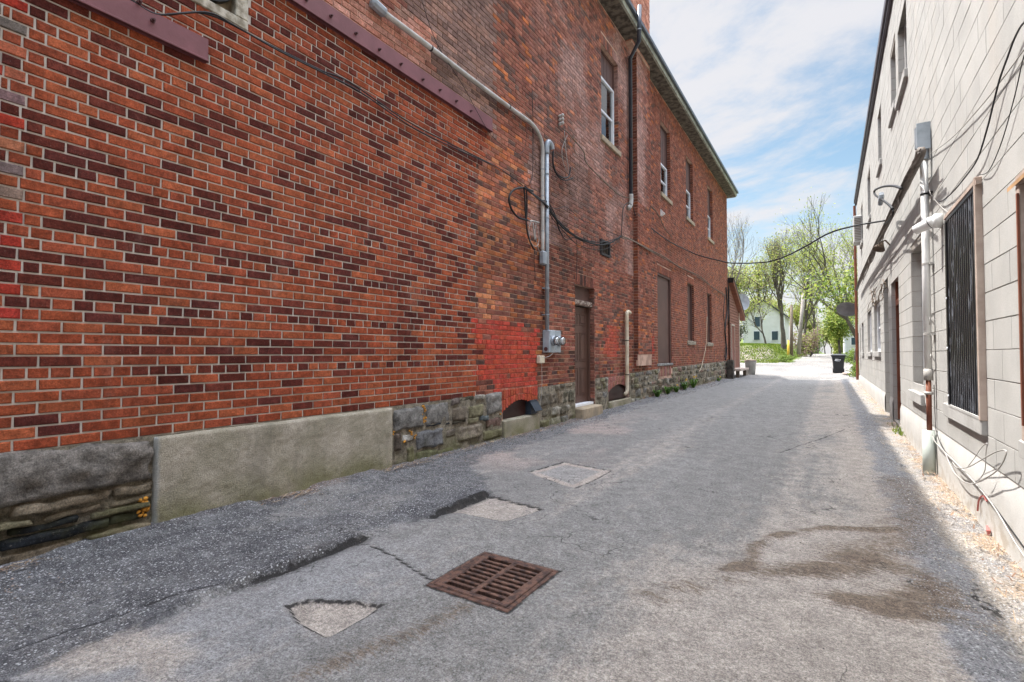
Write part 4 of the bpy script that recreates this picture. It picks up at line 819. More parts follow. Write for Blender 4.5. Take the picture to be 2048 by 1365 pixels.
s = MB(); s.box((.897, h[0] - .035, h[2] - .02), (.945, h[0] - .003, h[3] + .09), bev=.004); s.box((.898, h[0], h[3] + .035), (.945, h[1] + .02, h[3] + .075), bev=.005); s.box((.902, h[0] - .06, h[3] + .03), (.93, h[0] - .035, h[3] + .06)); s.build('casing', M['casing'], sh)
s = MB(); s.box((.903, h[0] - .03, .665), (.95, h[1] + .28, .785), bev=.006); s.box((.900, h[0], .775), (.93, h[1], .795)); s.build('sill', M['sillblock'], sh)
# near window at the picture edge
s = MB(); s.box((.905, 3.87, .76), (1.1, 3.93, 2.2), bev=.004); s.box((.905, 2.86, 2.2), (1.1, 3.93, 2.26), bev=.004); o = s.build('window', M['casing'], RB)
s = MB(); s.box((.93, 2.9, .78), (.945, 3.87, 2.2)); s.build('pane', M['glass'], o)
s = MB(); s.box((.895, 3.865, .85), (.905, 3.885, 2.15)); s.build('edge_strip', M['rake'], o)
s = MB(); s.add([(.95, 2.8, 2.26), (.95, 4.02, 2.26), (.895, 4.04, 2.20), (.89, 2.8, 2.20), (.95, 2.8, 2.285), (.95, 4.02, 2.285), (.895, 4.04, 2.225), (.89, 2.8, 2.225)], [(0, 1, 2, 3), (4, 5, 6, 7), (0, 1, 5, 4), (1, 2, 6, 5), (2, 3, 7, 6), (3, 0, 4, 7)]); s.build('hood', M['woodnew'], o)
s = MB(); s.box((.90, 2.8, .66), (.95, 3.98, .76), bev=.006); s.build('sill', M['sillblock'], o)
# red paint marks on the plinth
s = MB(); s.tube(smooth_path([RW(1955, 1022, .02), RW(1958, 1000, .02), RW(1966, 992, .02), RW(1974, 1003, .02)]), .006, 5); s.tube([RW(1974, 1052, .02), RW(1977, 1062, .02), RW(1977, 1076, .02)], [.006, .014, .005], 6); s.build('paint_mark', mat('red_spray', (.55, .18, .16)), RB)
# ---------------------------------------------------------------- fixtures: left wall
def cable(name, label, paths, m, cat='cable', group=None, n=5, r=.006):
    s = MB(); 
    for p in paths:
        rr = r
        if isinstance(p, tuple): p, rr = p
        s.tube(smooth_path(p, 5), rr, n)
    o = s.build(name, m, None, smooth=True, org=paths[0][0] if not isinstance(paths[0], tuple) else paths[0][0][0]); tag(o, label, cat, group); return o
Lp = lambda L_, off=.03: [LW(a, b, off) for a, b in L_]
Rp = lambda L_, off=.03: [RW(a, b, off) for a, b in L_]
t = thing('conduit', 'long weathered pale conduit running diagonally down the brick wall with a bent elbow', 'conduit', (-4.05, 7.42, 2.9))
s = MB(); y1 = LW(1085, 400, .05).y; P = [LW(768, 26, .05), LW(860, 95, .05), LW(950, 164, .05), LW(1020, 216, .05), LW(1048, 236, .05), LW(1066, 251, .05), LW(1077, 268, .05)]
P += [Vector((-4.05, y1, z)) for z in (4.75, 4.4, 3.5, 2.95)]; s.tube(smooth_path(P, 5), .032, 12); s.build('pipe', M['pvc'], t, smooth=True)
s = MB(); a, b = LW(742, 2, .05), LW(770, 28, .05); 
s.tube([a, a.lerp(b, .1), a.lerp(b, .9), b], [.02, .055, .055, .03], 10); s.build('junction_fitting', M['galv'], t)
s = MB(); s.box((-4.09, y1 - .06, 2.74), (-3.99, y1 + .06, 2.97), bev=.02); s.build('end_box', M['galv'], t)
for p in ((862, 97), (1018, 214)): s = MB(); q = LW(*p, .05); d = (LW(1018, 214, .05) - LW(862, 97, .05)).normalized(); s.tube([q - d * .01, q + d * .01], .036, 12); s.build('strap', M['cable'], t)
for z in (4.35, 3.9, 3.3): s = MB(); s.tube([(-4.05, y1, z), (-4.05, y1, z + .015)], .036, 12); s.build('strap', M['galv'], t)
t = thing('service_mast', 'straight gray service mast with a hooded cap rising from the twin meter box', 'conduit', (-4.03, 7.55, 1.6))
ym = LW(1094, 500, .07).y; s = MB(); s.tube([(-4.03, ym, 1.62), (-4.03, ym, 4.72)], .036, 14); s.build('pipe', M['galv'], t, smooth=True)
s = MB(); s.tube(smooth_path([(-4.03, ym, 4.66), (-4.03, ym, 4.80), (-4.03, ym + .05, 4.88), (-4.03, ym + .15, 4.87), (-4.03, ym + .19, 4.80)]), .045, 12); s.build('weatherhead', M['galv'], t, smooth=True)
for z in (4.3, 3.55, 2.35, 1.9): s = MB(); s.tube([(-4.03, ym, z), (-4.03, ym, z + .02)], .041, 12); s.box((-4.1, ym - .055, z), (-4.06, ym + .055, z + .02)); s.build('clamp', M['galv'], t)
ya, yb = 7.41, 7.86; FX = -3.97
t = thing('meter_box', 'pale gray twin electric meter box mounted on brick beside the brown door', 'meter box', (-4.1, 7.75, 1.25))
s = MB(); s.box((-4.1, ya, 1.27), (FX, yb - .02, 1.65), bev=.008); s.box((FX, ya + .015, 1.275), (FX + .007, (ya + yb) / 2 - .012, 1.64), bev=.003); s.box((FX, (ya + yb) / 2 - .006, 1.275), (FX + .007, yb - .035, 1.64), bev=.003); s.build('housing', M['meter'], t)
for yc in (ya + .115, yb - .125):
    s = MB(); s.lathe((FX + .007, yc, 1.47), (1, 0, 0), [(0, .088), (.025, .088), (.03, .08), (.04, .08)], 24); o = s.build('meter', M['galv'], t, smooth=True)
    s = MB(); s.lathe((FX + .047, yc, 1.47), (1, 0, 0), [(0, .075), (.055, .07), (.075, .055), (.08, .0)], 24); s.build('glass_dome', M['dome'], o, smooth=True)
    s = MB(); s.lathe((FX + .047, yc, 1.47), (1, 0, 0), [(0, .05), (.03, .05), (.032, .0)], 16); s.box((FX + .079, yc - .03, 1.465), (FX + .083, yc + .03, 1.49)); s.build('dial', M['white'], o)
s = MB(); s.lathe((-4.035, ya, 1.33), (0, -1, 0), [(0, .035), (.006, .035), (.008, .0)], 16); s.build('knockout', M['bolt'], t)
s = MB(); s.box((-4.1, 7.20, 1.09), (-4.03, 7.37, 1.22), bev=.01); o = s.build('junction_box', M['cream'], None, org=(-4.1, 7.28, 1.1)); tag(o, 'small cream junction box on brick below and left of the twin meters', 'junction box')
cable('wire', 'thin wire dropping from the cream junction box down the stone base', [Lp([(1083, 727), (1084, 760), (1082, 800), (1074, 835)], .05), Lp([(1112, 700), (1100, 712), (1088, 716)], .2)], M['cable_gray'], r=.004)
cable('cable_pair', 'pair of black cables sagging across the new brickwork from the top left corner', [Lp([(200, -30), (245, 0), (290, 22), (330, 30), (390, 25), (440, 38), (530, 85), (640, 140), (700, 165), (810, 240), (905, 290), (1000, 338), (1046, 372)], .035), Lp([(215, -25), (262, 0), (310, 28), (360, 27), (420, 26), (470, 52), (560, 103), (650, 148), (720, 184), (820, 252), (905, 295), (985, 330)], .04)], M['cable'], r=.0075)
cable('wire', 'fine dark wire hanging from the roof across the purple beam end', [Lp([(838, -20), (843, 0), (875, 90), (925, 170), (975, 260), (1005, 292), (1030, 308), (1048, 300), (1055, 255)], .06)], M['cable'], r=.0035)
cable('wire', 'dark vertical wire hanging on brick left of the pale conduit elbow', [Lp([(1064, 185), (1066, 240), (1066, 300), (1065, 350), (1058, 372)], .02)], M['cable'], r=.006)
cable('cable_loop', 'thick black cable loop coiled on brick left of the two conduits', [(Lp([(1066, 383), (1046, 376), (1026, 381), (1018, 398), (1024, 420), (1038, 436), (1056, 441)], .05), .017), (Lp([(1048, 376), (1050, 400), (1052, 440), (1056, 470), (1064, 492), (1070, 500)], .05), .015), (Lp([(1053, 380), (1054, 410), (1053, 437)], .05), .013)], M['cable'])
cable('wire_cluster', 'tangle of white and black wires by a small splitter beside the conduits', [(Lp([(1058, 442), (1068, 443), (1078, 446)], .05), .014), (Lp([(1062, 444), (1058, 458), (1060, 480), (1068, 492), (1076, 490), (1078, 470), (1072, 450)], .06), .005), (Lp([(1072, 446), (1071, 470), (1076, 495), (1082, 512)], .06), .005), (Lp([(1066, 446), (1068, 465), (1070, 480)], .06), .012)], M['cable_gray'])
cable('wire', 'thin wire hanging down the brick from the wire tangle left of the conduit', [Lp([(1068, 496), (1069, 530), (1071, 565)], .02)], M['cable'], r=.004)
cable('cable_bundle', 'heavy black cable bundle crossing both conduits and sagging towards the barred vent', [(Lp([(1048, 376), (1065, 388), (1085, 404), (1105, 430), (1125, 455), (1150, 473), (1180, 486), (1205, 490), (1225, 484), (1243, 472)], .09), .018), (Lp([(1050, 373), (1072, 395), (1095, 412), (1115, 440), (1145, 468), (1170, 480), (1205, 485), (1243, 474)], .1), .011), (Lp([(1060, 385), (1080, 400), (1096, 405), (1110, 430), (1120, 462), (1132, 480), (1150, 476), (1190, 492), (1240, 478)], .08), .009), (Lp([(1090, 408), (1104, 436), (1128, 464), (1160, 492), (1205, 500), (1236, 484)], .07), .007), (Lp([(1100, 415), (1112, 440), (1118, 460), (1126, 472)], .06), .008), (Lp([(1095, 410), (1112, 418), (1130, 414), (1150, 428), (1168, 443), (1190, 447), (1212, 462), (1243, 473)], .05), .006)], M['cable'])
cable('cable', 'black cable rising from the bundle to the elbow of the dark downspout', [(Lp([(1243, 472), (1244, 445), (1246, 420), (1252, 408), (1259, 407), (1266, 415), (1270, 430)], .1), .010)], M['cable'])
cable('rope_cable', 'tan twisted cable sagging along the brick above the boarded doorway to the far corner', [(Lp([(1243, 472), (1262, 480), (1300, 500), (1330, 515)], .14) + Lp([(1360, 535), (1400, 553), (1425, 575), (1450, 590)], .06), .016), (Lp([(1243, 476), (1265, 482), (1305, 505), (1350, 527), (1400, 558), (1452, 594)], .15)[:3] + Lp([(1350, 529), (1400, 557), (1452, 595)], .05), .012)], M['cable_tan'])
cable('overhead_cable', 'thick black cable spanning the alley overhead from the brick wall to the block wall', [(Lp([(1270, 430), (1300, 455), (1340, 484)], .06) + [Vector(p) for p in ((-4.03, 17.73, 4.77), (-3.66, 17.16, 4.52), (-3.25, 16.59, 4.29), (-2.84, 16.02, 4.08), (-2.43, 15.45, 3.87), (-2.02, 14.88, 3.73), (-1.62, 14.31, 3.61), (-1.21, 13.74, 3.52), (-.8, 13.17, 3.53), (-.39, 12.6, 3.61), (.02, 12.03, 3.71), (.43, 11.46, 3.68), (.84, 10.89, 3.59))], .017)], M['cable'], n=6)
cable('wire', 'gray twisted service wire running from the porcelain knobs past the downspout', [(Lp([(1125, 258), (1135, 265), (1148, 280), (1168, 305), (1172, 325), (1200, 355), (1235, 388), (1256, 396), (1275, 400), (1290, 408), (1302, 412), (1318, 432), (1328, 455), (1345, 476)], .05), .012), (Lp([(1148, 285), (1150, 305), (1165, 312), (1172, 318)], .04), .006), (Lp([(1140, 285), (1145, 275), (1152, 280), (1147, 292)], .05), .007)], M['cable_tan'])
cable('wire', 'pale wire hanging from the porcelain knobs beside the mast cap', [(Lp([(1129, 262), (1131, 295), (1135, 325), (1138, 345)], .06), .006), (Lp([(1135, 270), (1124, 300), (1128, 330), (1138, 350)], .05), .005)], M['cable_gray'])
cable('drop_wire', 'black and pale wires looping out of the hooded mast cap', [(Lp([(1107, 302), (1106, 325), (1112, 345), (1126, 356), (1138, 352), (1141, 335)], .09), .014), (Lp([(1105, 304), (1107, 335), (1118, 355), (1132, 361), (1146, 356)], .08), .012)], M['cable'])
t = thing('insulator', 'cluster of white porcelain knobs on brick above the mast cap', 'insulator', LW(1117, 244, 0))
for dz in (-.05, .02, .09):
    s = MB(); q = LW(1117, 244, 0) + Vector((0, 0, dz)); s.lathe(q, (1, .0, .1), [(0, .02), (.03, .03), (.05, .03), (.06, .018), (.07, .03), (.10, .03), (.11, .01)], 12); s.build('knob', M['pvc'], t, smooth=True)
cable('wire', 'dark vertical crack wire running up the brick from the door lintel', [Lp([(1153, 560), (1154, 520), (1154, 480)], .02)], M['cable'], r=.006)
t = thing('downspout', 'dark blue metal downspout in front of the brick chimney breast', 'downspout', (-4.02, 11.95, 4.9))
yd = LW(1261, 250, .07).y; s = MB(); a = onx(1279, 12, -3.58); b2 = onx(1278, 82, -3.58); s.tube([a, b2, (-4.03, yd, LW(1260, 118, .07).z), (-4.03, yd, 5.1)], .048, 12); s.build('pipe', M['downspout'], t, smooth=True)
for q in (a.lerp(b2, .7), Vector((-4.03, yd, 8.5))): s = MB(); s.tube([q, q + Vector((0, 0, .02))], .054, 12); s.build('joint_ring', M['galv'], t)
s = MB(); s.tube([(-4.03, yd, 6.45), (-4.03, yd, 6.49)], .054, 12); s.build('joint_ring', M['bolt'], t)
s = MB(); s.tube(smooth_path([(-4.03, yd, 5.12), (-4.03, yd, 4.95), (-4.04, yd - .04, 4.82), (-4.07, yd - .12, 4.76)]), .055, 12); tag(s.build('elbow', M['pvc'], t, smooth=True), 'pale plastic elbow at the foot of the downspout')
t = thing('standpipe', 'cream plastic pipe with a bent top standing against the brick below the downspout', 'pipe', (-4.02, 11.5, .3))
yp = LW(1254, 700, .08).y; s = MB(); s.tube(smooth_path([(-4.02, yp + .22, 2.22), (-4.02, yp + .12, 2.25), (-4.02, yp + .02, 2.22), (-4.02, yp, 2.1), (-4.02, yp, 1.9)], 4) + [Vector((-4.02, yp, .42)), Vector((-4.03, yp - .02, .34)), Vector((-4.06, yp - .09, .30))], .043, 12); s.build('pipe', M['cream'], t, smooth=True)
for z in (1.55, .75): s = MB(); s.tube([(-4.02, yp, z), (-4.02, yp, z + .02)], .047, 12); s.build('strap', M['cable'], t)
s = MB(); q = LW(1322, 427, 0); s.add([q + Vector(v) for v in ((0, -.07, .11), (0, .07, .11), (.11, .07, -.02), (.11, -.07, -.02), (0, -.07, -.08), (0, .07, -.08))], [(0, 1, 2, 3), (3, 2, 5, 4), (0, 3, 4), (1, 2, 5), (0, 1, 5, 4)]); tag(s.build('wall_lamp', M['camwhite'], None, org=q), 'small white wedge shaped wall lamp below the far upper windows', 'wall lamp')
cable('corner_cables', 'thick bundle of dark cables running down the far corner of the brick building', [(Lp([(1452, 575), (1454, 620), (1450, 660), (1453, 700), (1451, 720)], .06), .035), (Lp([(1450, 590), (1447, 630), (1452, 680), (1449, 715)], .08), .018), (Lp([(1455, 560), (1458, 600), (1455, 650)], .05), .02)], M['cable'])
cable('pole_wire', 'thin pale pipe leaning on the brick below the far boarded window', [(Lp([(1414, 634), (1413, 660), (1412, 690), (1404, 730), (1398, 745)], .06), .009)], M['cream'], 'pipe')
# ---------------------------------------------------------------- fixtures: block wall
t = thing('wall_conduit', 'white plastic conduit with a gray capped fitting down the block wall beside the shutter', 'conduit', (.87, 7.1, .4))
yc = RW(1854, 620, .06).y; X = .88; ztop = RW(1852, 300, .06).z; s = MB(); s.tube([(X, yc, RW(1856, 757, .06).z), (X, yc, ztop)], .034, 14); s.build('pipe', M['camwhite'], t, smooth=True)
s = MB(); zb = ztop - .02; s.box((X - .075, yc - .05, zb + .05), (X + .06, yc + .05, zb + .36), bev=.045); s.tube([(X, yc, zb - .04), (X, yc, zb + .08)], .05, 14); o = s.build('capped_fitting', M['galv'], t)
s = MB(); s.box((X - .065, yc - .058, zb + .06), (X + .055, yc - .05, zb + .35), bev=.03); s.build('cover_plate', M['meter'], o)
z1_ = RW(1856, 757, .06).z; s = MB(); s.tube([(X, yc, .42), (X, yc, z1_)], .024, 12); tag(s.build('pipe', M['rake'], t, smooth=True), 'brown lower length of pipe')
s = MB(); s.tube([(X, yc, z1_ - .02), (X, yc, z1_ + .1)], .041, 14); s.tube([(X, yc, z1_ - .17), (X, yc, z1_ - .14)], .038, 14); s.build('coupling', M['pvc'], t, smooth=True)
s = MB(); s.tube([(X - .01, yc - .01, -.08), (X - .01, yc - .01, .44)], .055, 16); tag(s.build('ground_sleeve', mat('pale_green_plastic', (.50, .54, .49), (.42, .46, .41), 4, .5), t, smooth=True), 'wide pale green plastic sleeve at the ground')
for z in (2.95, 2.2, 1.45): s = MB(); s.tube([(X, yc, z), (X, yc, z + .02)], .038, 12); s.box((.9, yc - .07, z), (.94, yc + .07, z + .02)); s.build('clamp', M['cable'] if z > 2.9 else M['pvc'], t)
t = thing('security_camera', 'white bullet security camera on the block wall beside the black shutter', 'camera', RW(1884, 441, 0))
q = RW(1884, 441, 0); s = MB(); s.lathe(q, (-1, 0, 0), [(0, .07), (.06, .07), (.07, .06)], 20); s.build('base', M['camwhite'], t, smooth=True)
d = Vector((-.62, .35, -.25)).normalized(); p = q + Vector((-.06, 0, 0)); s = MB(); s.lathe(p, d, [(0, .055), (.03, .06), (.035, .056), (.12, .05), (.17, .045), (.175, .038), (.165, .036)], 20); s.build('body', M['camwhite'], t, smooth=True)
s = MB(); s.lathe(p + d * .168, d, [(0, .036), (.004, .03), (.006, .0)], 16); s.build('lens', M['black'], t)
s = MB(); s.lathe(p + d * .032, d, [(0, .0595), (.006, .0595)], 20); s.build('seam_ring', M['black'], t)
t = thing('flood_lamp', 'small weathered cone shaped lamp hanging from the cable run on the block wall', 'lamp', RW(1764, 498, .12)); q = RW(1764, 495, .12)
s = MB(); s.lathe(q + Vector((.0, 0, .1)), (-.3, -.3, -.8), [(0, .025), (.06, .05), (.16, .10), (.165, .09), (.1, .03)], 16); s.build('shade', M['wood'], t, smooth=True); s = MB(); s.tube([q + Vector((0, 0, .1)), q + Vector((.05, 0, .12)), q + Vector((.12, 0, .02))], .015, 8); s.build('bracket', M['wood'], t)
cc = [(Rp([(1842, 300), (1838, 315), (1820, 352), (1800, 393), (1780, 434), (1760, 475), (1740, 518), (1722, 556), (1713, 580)], .13), .045), (Rp([(1838, 308), (1815, 350), (1790, 402), (1768, 452), (1745, 500), (1722, 550)], .19), .018)]
for k in range(5):
    random.seed(k + 40); base_ = [(1840 - 118 * i / 12, 305 + 258 * i / 12) for i in range(13)]
    cc.append((Rp([(a + random.uniform(-5, 5), b + random.uniform(-7, 7)) for a, b in base_], .12 + .02 * k), .007))
random.seed(99)
cable('cable_run', 'thick sagging brown conduit and cable run climbing along the sunlit block wall', cc, mat('dusty_cable', (.17, .145, .125), (.10, .085, .075), 8, .8), 'cable run')
cable('cable_tie_loop', 'black cable loop with a clamp where the overhead cable meets the block wall', [(Rp([(1803, 377), (1785, 372), (1765, 374), (1750, 381), (1749, 388), (1757, 395), (1768, 402), (1780, 412), (1785, 418)], .28), .016), (Rp([(1785, 418), (1786, 428), (1780, 440), (1768, 448)], .22), .012)], M['cable'])
s = MB(); q = RW(1762, 398, .28); s.box(q - Vector((.03, .12, .03)), q + Vector((.03, .12, .04)), bev=.01); s.tube([q + Vector((0, -.1, .05)), q + Vector((0, .12, -.05))], .03, 8); tag(s.build('cable_clamp', M['galv'], None, org=q), 'gray metal clamp in the loop of black cable on the block wall', 'clamp')
cable('cable', 'black cable curving down the upper block wall from the top right edge', [(Rp([(2075, 40), (2048, 46), (2030, 75), (2015, 115), (1999, 160), (1985, 215), (1975, 255), (1955, 318), (1930, 355), (1905, 385), (1885, 402), (1876, 402)], .03), .0055)], M['cable'])
cable('cable', 'gray cable running from the white conduit up across the block wall to the right edge', [(Rp([(1835, 318), (1845, 316), (1858, 310), (1905, 275), (1960, 215), (2000, 165), (2048, 100), (2070, 70)], .02), .004), (Rp([(1838, 315), (1842, 330), (1850, 350), (1860, 385), (1866, 395), (1880, 412), (1896, 425)], .03), .003)], M['cable_gray'])
cable('cable', 'thin dark wire from the right edge down to the near corner of the shutter casing', [(Rp([(2060, 95), (2048, 112), (2030, 190), (2008, 270), (1990, 318), (1975, 345), (1960, 350)], .02), .003)], M['cable'])
cable('cable', 'white cable spiralling down the white conduit and trailing over the plinth', [(Rp([(1857, 610), (1849, 622), (1860, 640), (1852, 690), (1862, 715), (1848, 740), (1849, 780), (1855, 825), (1860, 850), (1868, 880), (1885, 900), (1905, 920), (1940, 955), (1985, 1010), (2030, 1085), (2060, 1130)], .045), .005)], M['cable_gray'])
cable('cable', 'dark cable sagging along the plinth below the shutter towards the camera', [(Rp([(1868, 770), (1870, 830), (1872, 860), (1885, 895), (1910, 925), (1950, 965), (1990, 1015), (2048, 1095)], .035), .004)], M['cable'])
cable('cable', 'loose gray cable loops sprung out from the block wall under the sill', [(Rp([(1935, 935), (1950, 915), (1962, 897), (1974, 887), (1972, 905), (1970, 940), (1962, 955)], .06), .003), (Rp([(1905, 925), (1915, 936), (1935, 935), (1960, 922), (1990, 905), (2012, 902), (2006, 925), (1990, 945), (1965, 960), (1945, 968), (1925, 962), (1905, 940), (1890, 905)], .06), .004)], M['cable_gray'])
vin = []
for k in range(9):
    random.seed(70 + k); x, y = random.uniform(1738, 1772), random.uniform(555, 600); p = [(x, y)]
    for i in range(7): x += random.uniform(-4, 3); y += random.uniform(-3, 11); p.append((x, y))
    vin.append((Rp(p, .03 + .02 * (k % 3)), .008))
random.seed(3); cable('dead_vine', 'dry dark vine and wires straggling over the block wall above the lower windows', vin, M['cable_tan'], 'vine')
s = MB(); s.tube([(.88, 23.45, .25), (.88, 23.45, 7.0)], .045, 8); tag(s.build('corner_downspout', M['rake'], None, org=(.88, 23.45, .2)), 'rusty brown downspout at the far corner of the block building', 'downspout')
t = thing('air_conditioner', 'pale window air conditioner jutting from the far upper block wall', 'air conditioner', (.75, 20.2, 4.95))
s = MB(); s.box((.72, 20.1, 4.95), (.96, 20.7, 5.85), bev=.02); s.build('case', M['grayboard'], t); s = MB()
for i in range(14): s.box((.74, 20.092, 5.02 + i * .055), (.92, 20.1, 5.04 + i * .055))
s.build('grille', M['wood'], t)
t = thing('satellite_dish', 'dark gray ribbed satellite dish beyond the far corner of the block building', 'satellite dish', (.8, 24.1, 3.0))
def dish(t, c, r, ax, m, sq=1):
    ax = Vector(ax).normalized(); u = Vector((0, 0, 1)).cross(ax).normalized(); w = ax.cross(u); s = MB(); v = []; n, mm = 28, 6
    for j in range(mm + 1):
        for i in range(n): a = 2 * math.pi * i / n; q = j / mm; v.append(Vector(c) + (u * math.cos(a) + w * math.sin(a) * sq) * r * q + ax * (.22 * r * q * q))
    s.add(v, [(j * n + i, j * n + (i + 1) % n, j * n + n + (i + 1) % n, j * n + n + i) for j in range(mm) for i in range(n)]); s.build('reflector', m, t, smooth=True)
    return u, w, ax
c = ony(1697, 617, 24.4); u, w, ax = dish(t, c, .42, (-.35, -.75, -.45), M['mesh_dish'], .75)
s = MB()
for k in range(-2, 3): s.tube([c + u * (.15 * k) - w * .28 * (1 - abs(k) * .15) - ax * .01, c + u * (.15 * k) + w * .28 * (1 - abs(k) * .15) - ax * .01], .006, 4)
for k in (-1, 0, 1): s.tube([c + w * (.13 * k) - u * .4 - ax * .01, c + w * (.13 * k) + u * .4 - ax * .01], .006, 4)
s.build('rib', M['cable'], t); s = MB(); s.tube([c - w * .25, c + ax * -.1 - w * .35, c + Vector((.6, -.7, -.1))], .02, 6); s.build('arm', M['galv'], t)
# ---------------------------------------------------------------- annex and things beyond the brick building
AX = thing('annex', 'red clapboard lean-to annex with a sloping roof at the far end of the brick building', 'shed', (-4.05, 27, 0))
a0, a1 = YE + .02, 28.7; s = MB(); zt0, zt1 = 4.55, 3.35
def azt(y): return zt0 + (zt1 - zt0) * (y - a0) / (a1 - a0)
s.add([(-4.05, a0, .55), (-4.05, a1, .55), (-4.05, a1, zt1), (-4.05, a0, zt0)], [(0, 1, 2, 3)]); s.add([(-4.05, a1, .55), (-9, a1, .55), (-9, a1, zt1), (-4.05, a1, zt1)], [(0, 1, 2, 3)])
z = .55
while z < 4.5:
    ye = a1 if azt(a1) > z + .13 else a0 + (zt0 - z - .13) / (zt0 - zt1) * (a1 - a0)
    if ye > a0 + .1: s.add([(-4.02, a0, z), (-4.02, ye, z), (-4.045, ye, z + .13), (-4.045, a0, z + .13), (-4.05, a0, z), (-4.05, ye, z)], [(0, 1, 2, 3), (0, 1, 5, 4)])
    if z < 3.2: s.add([(-4.03, a1 + .03, z), (-9, a1 + .03, z), (-9, a1 + .005, z + .13), (-4.03, a1 + .005, z + .13)], [(0, 1, 2, 3)])
    z += .135
s.build('wall', M['redwood'], AX)
s = MB(); s.box((-4.01, a1 - .1, .5), (-4.06, a1 + .05, 3.4)); s.box((-4.0, a0, .38), (-4.1, a1 + .05, .55)); s.build('corner_trim', M['casing'], AX)
s = MB(); e0 = Vector((-3.85, a0, zt0 + .1)); e1 = Vector((-3.85, a1 + .9, zt1 - .32))
s.add([e0, e1, e1 + Vector((0, 0, .20)), e0 + Vector((0, 0, .20)), e0 - Vector((.25, 0, 0)), e1 - Vector((.25, 0, 0))], [(0, 1, 2, 3), (0, 1, 5, 4)]); s.build('rake_board', M['rake'], AX)
s = MB(); s.add([e0 + Vector((.03, 0, .2)), e1 + Vector((.03, 0, .2)), e1 + Vector((-5.2, 0, .2)), e0 + Vector((-5.2, 0, .2)), e0 + Vector((.03, 0, .24)), e1 + Vector((.03, 0, .24)), e1 + Vector((-5.2, 0, .24)), e0 + Vector((-5.2, 0, .24))], [(0, 1, 2, 3), (4, 5, 6, 7), (0, 1, 5, 4), (1, 2, 6, 5)]); s.build('roof', M['roofing'], AX)
s = MB(); s.box((-4.0, a0 + .35, .6), (-4.03, a0 + 1.15, 2.55), bev=.004); o = s.build('door', M['reddoor'], AX); s = MB(); s.box((-3.99, a0 + .28, .6), (-4.04, a0 + .35, 2.62)); s.box((-3.99, a0 + 1.15, .6), (-4.04, a0 + 1.22, 2.62)); s.box((-3.99, a0 + .28, 2.62), (-4.04, a0 + 1.22, 2.70)); s.build('door_frame', M['casing'], o)
s = MB(); s.box((-3.6, a0 + .2, .42), (-4.05, a1 + .1, .52), bev=.01); s.build('step_deck', M['casing'], AX); s = MB()
for y in (a0 + .4, a1 - .2): s.box((-3.7, y, .0), (-3.85, y + .2, .42), bev=.01)
s.build('deck_block', M['wood'], AX)
s = MB(); s.box((-3.75, 24.75, .0), (-4.02, 25.15, .95), bev=.02); s.box((-3.78, 24.78, .95), (-4.0, 25.12, .97)); tag(s.build('timber_post', mat('tarry_timber', (.035, .028, .025), (.09, .075, .06), 7, .9), None, org=(-3.9, 24.9, .05)), 'short dark squared timber post at the far foot of the brick wall', 'post')
t = thing('satellite_dish', 'pale gray satellite dish above the roof edge of the red annex', 'satellite dish', (-3.8, 29.2, 3.7)); c = ony(1484, 605, 29.3); u, w, ax = dish(t, c, .38, (.55, -.8, .1), mat('pale_dish', (.36, .37, .39), rough=.5), 1.2)
s = MB(); s.tube([c, c + Vector((-.05, .15, -.1)), c + Vector((-.1, .1, -.6))], .025, 8); s.build('mount', M['galv'], t)
t = thing('waste_barrel', 'gray waste barrel standing behind the annex step', 'barrel', (-3.6, 29.6, .12)); s = MB(); s.lathe((-3.62, 29.6, .1), (0, 0, 1), [(0, .22), (.7, .28), (.72, .30), (.75, .30)], 16); s.build('body', M['grayboard'], t, smooth=True); s = MB(); s.lathe((-3.62, 29.6, .85), (0, 0, 1), [(0, .31), (.05, .30), (.10, .1), (.11, .0)], 16); s.build('lid', M['wood'], t)
t = thing('wheeled_bin', 'black wheeled waste bin with a closed lid on the sunlit road', 'bin', (.4, 33, .17)); gx, gy, gz_ = .38, 33, gzf(.4, 33) + .01
s = MB(); v = []
for z, a, b_, yo in ((0, .20, .22, 0), (.03, .22, .24, 0), (.85, .29, .33, 0), (.88, .32, .36, 0), (.94, .32, .36, 0)):
    for x_, y_ in ((-1, -1), (-.8, -1.08), (.8, -1.08), (1, -1), (1, 1), (-1, 1)): v.append((gx + x_ * a, gy + y_ * b_, gz_ + z))
s.add(v, [(j * 6 + i, j * 6 + (i + 1) % 6, j * 6 + 6 + (i + 1) % 6, j * 6 + 6 + i) for j in range(4) for i in range(6)] + [tuple(range(6))]); s.box((gx - .3, gy - .4, gz_ + .80), (gx + .3, gy - .35, gz_ + .86), bev=.01); s.build('body', M['binblack'], t)
s = MB(); v = []
for z, a in ((.94, 1), (.99, 1), (1.04, .8), (1.06, .4)):
    for x_, y_ in ((-1, -1), (1, -1), (1, 1), (-1, 1)): v.append((gx + x_ * .35 * a, gy + y_ * .40 * a, gz_ + z))
s.add(v, [(j * 4 + i, j * 4 + (i + 1) % 4, j * 4 + 4 + (i + 1) % 4, j * 4 + 4 + i) for j in range(3) for i in range(4)] + [(12, 13, 14, 15), (0, 1, 2, 3)]); s.build('lid', M['binblack'], t)
for x_ in (-.24, .24):
    s = MB(); s.lathe((gx + x_ - .03, gy + .28 if x_ < 0 else gy - .1, gz_ + .13), (1, 0, 0), [(0, .10), (.0, .13), (.06, .13), (.06, .04)], 16); s.build('wheel', M['cable'], t)
s = MB(); s.tube([(gx + .36, gy - .3, gz_ + .9), (gx + .42, gy - .3, gz_ + .88), (gx + .42, gy + .3, gz_ + .88), (gx + .36, gy + .3, gz_ + .9)], .018, 6); s.build('handle', M['binblack'], t)
s = MB(); mx_, mz_ = gx - .02, gz_ + .70
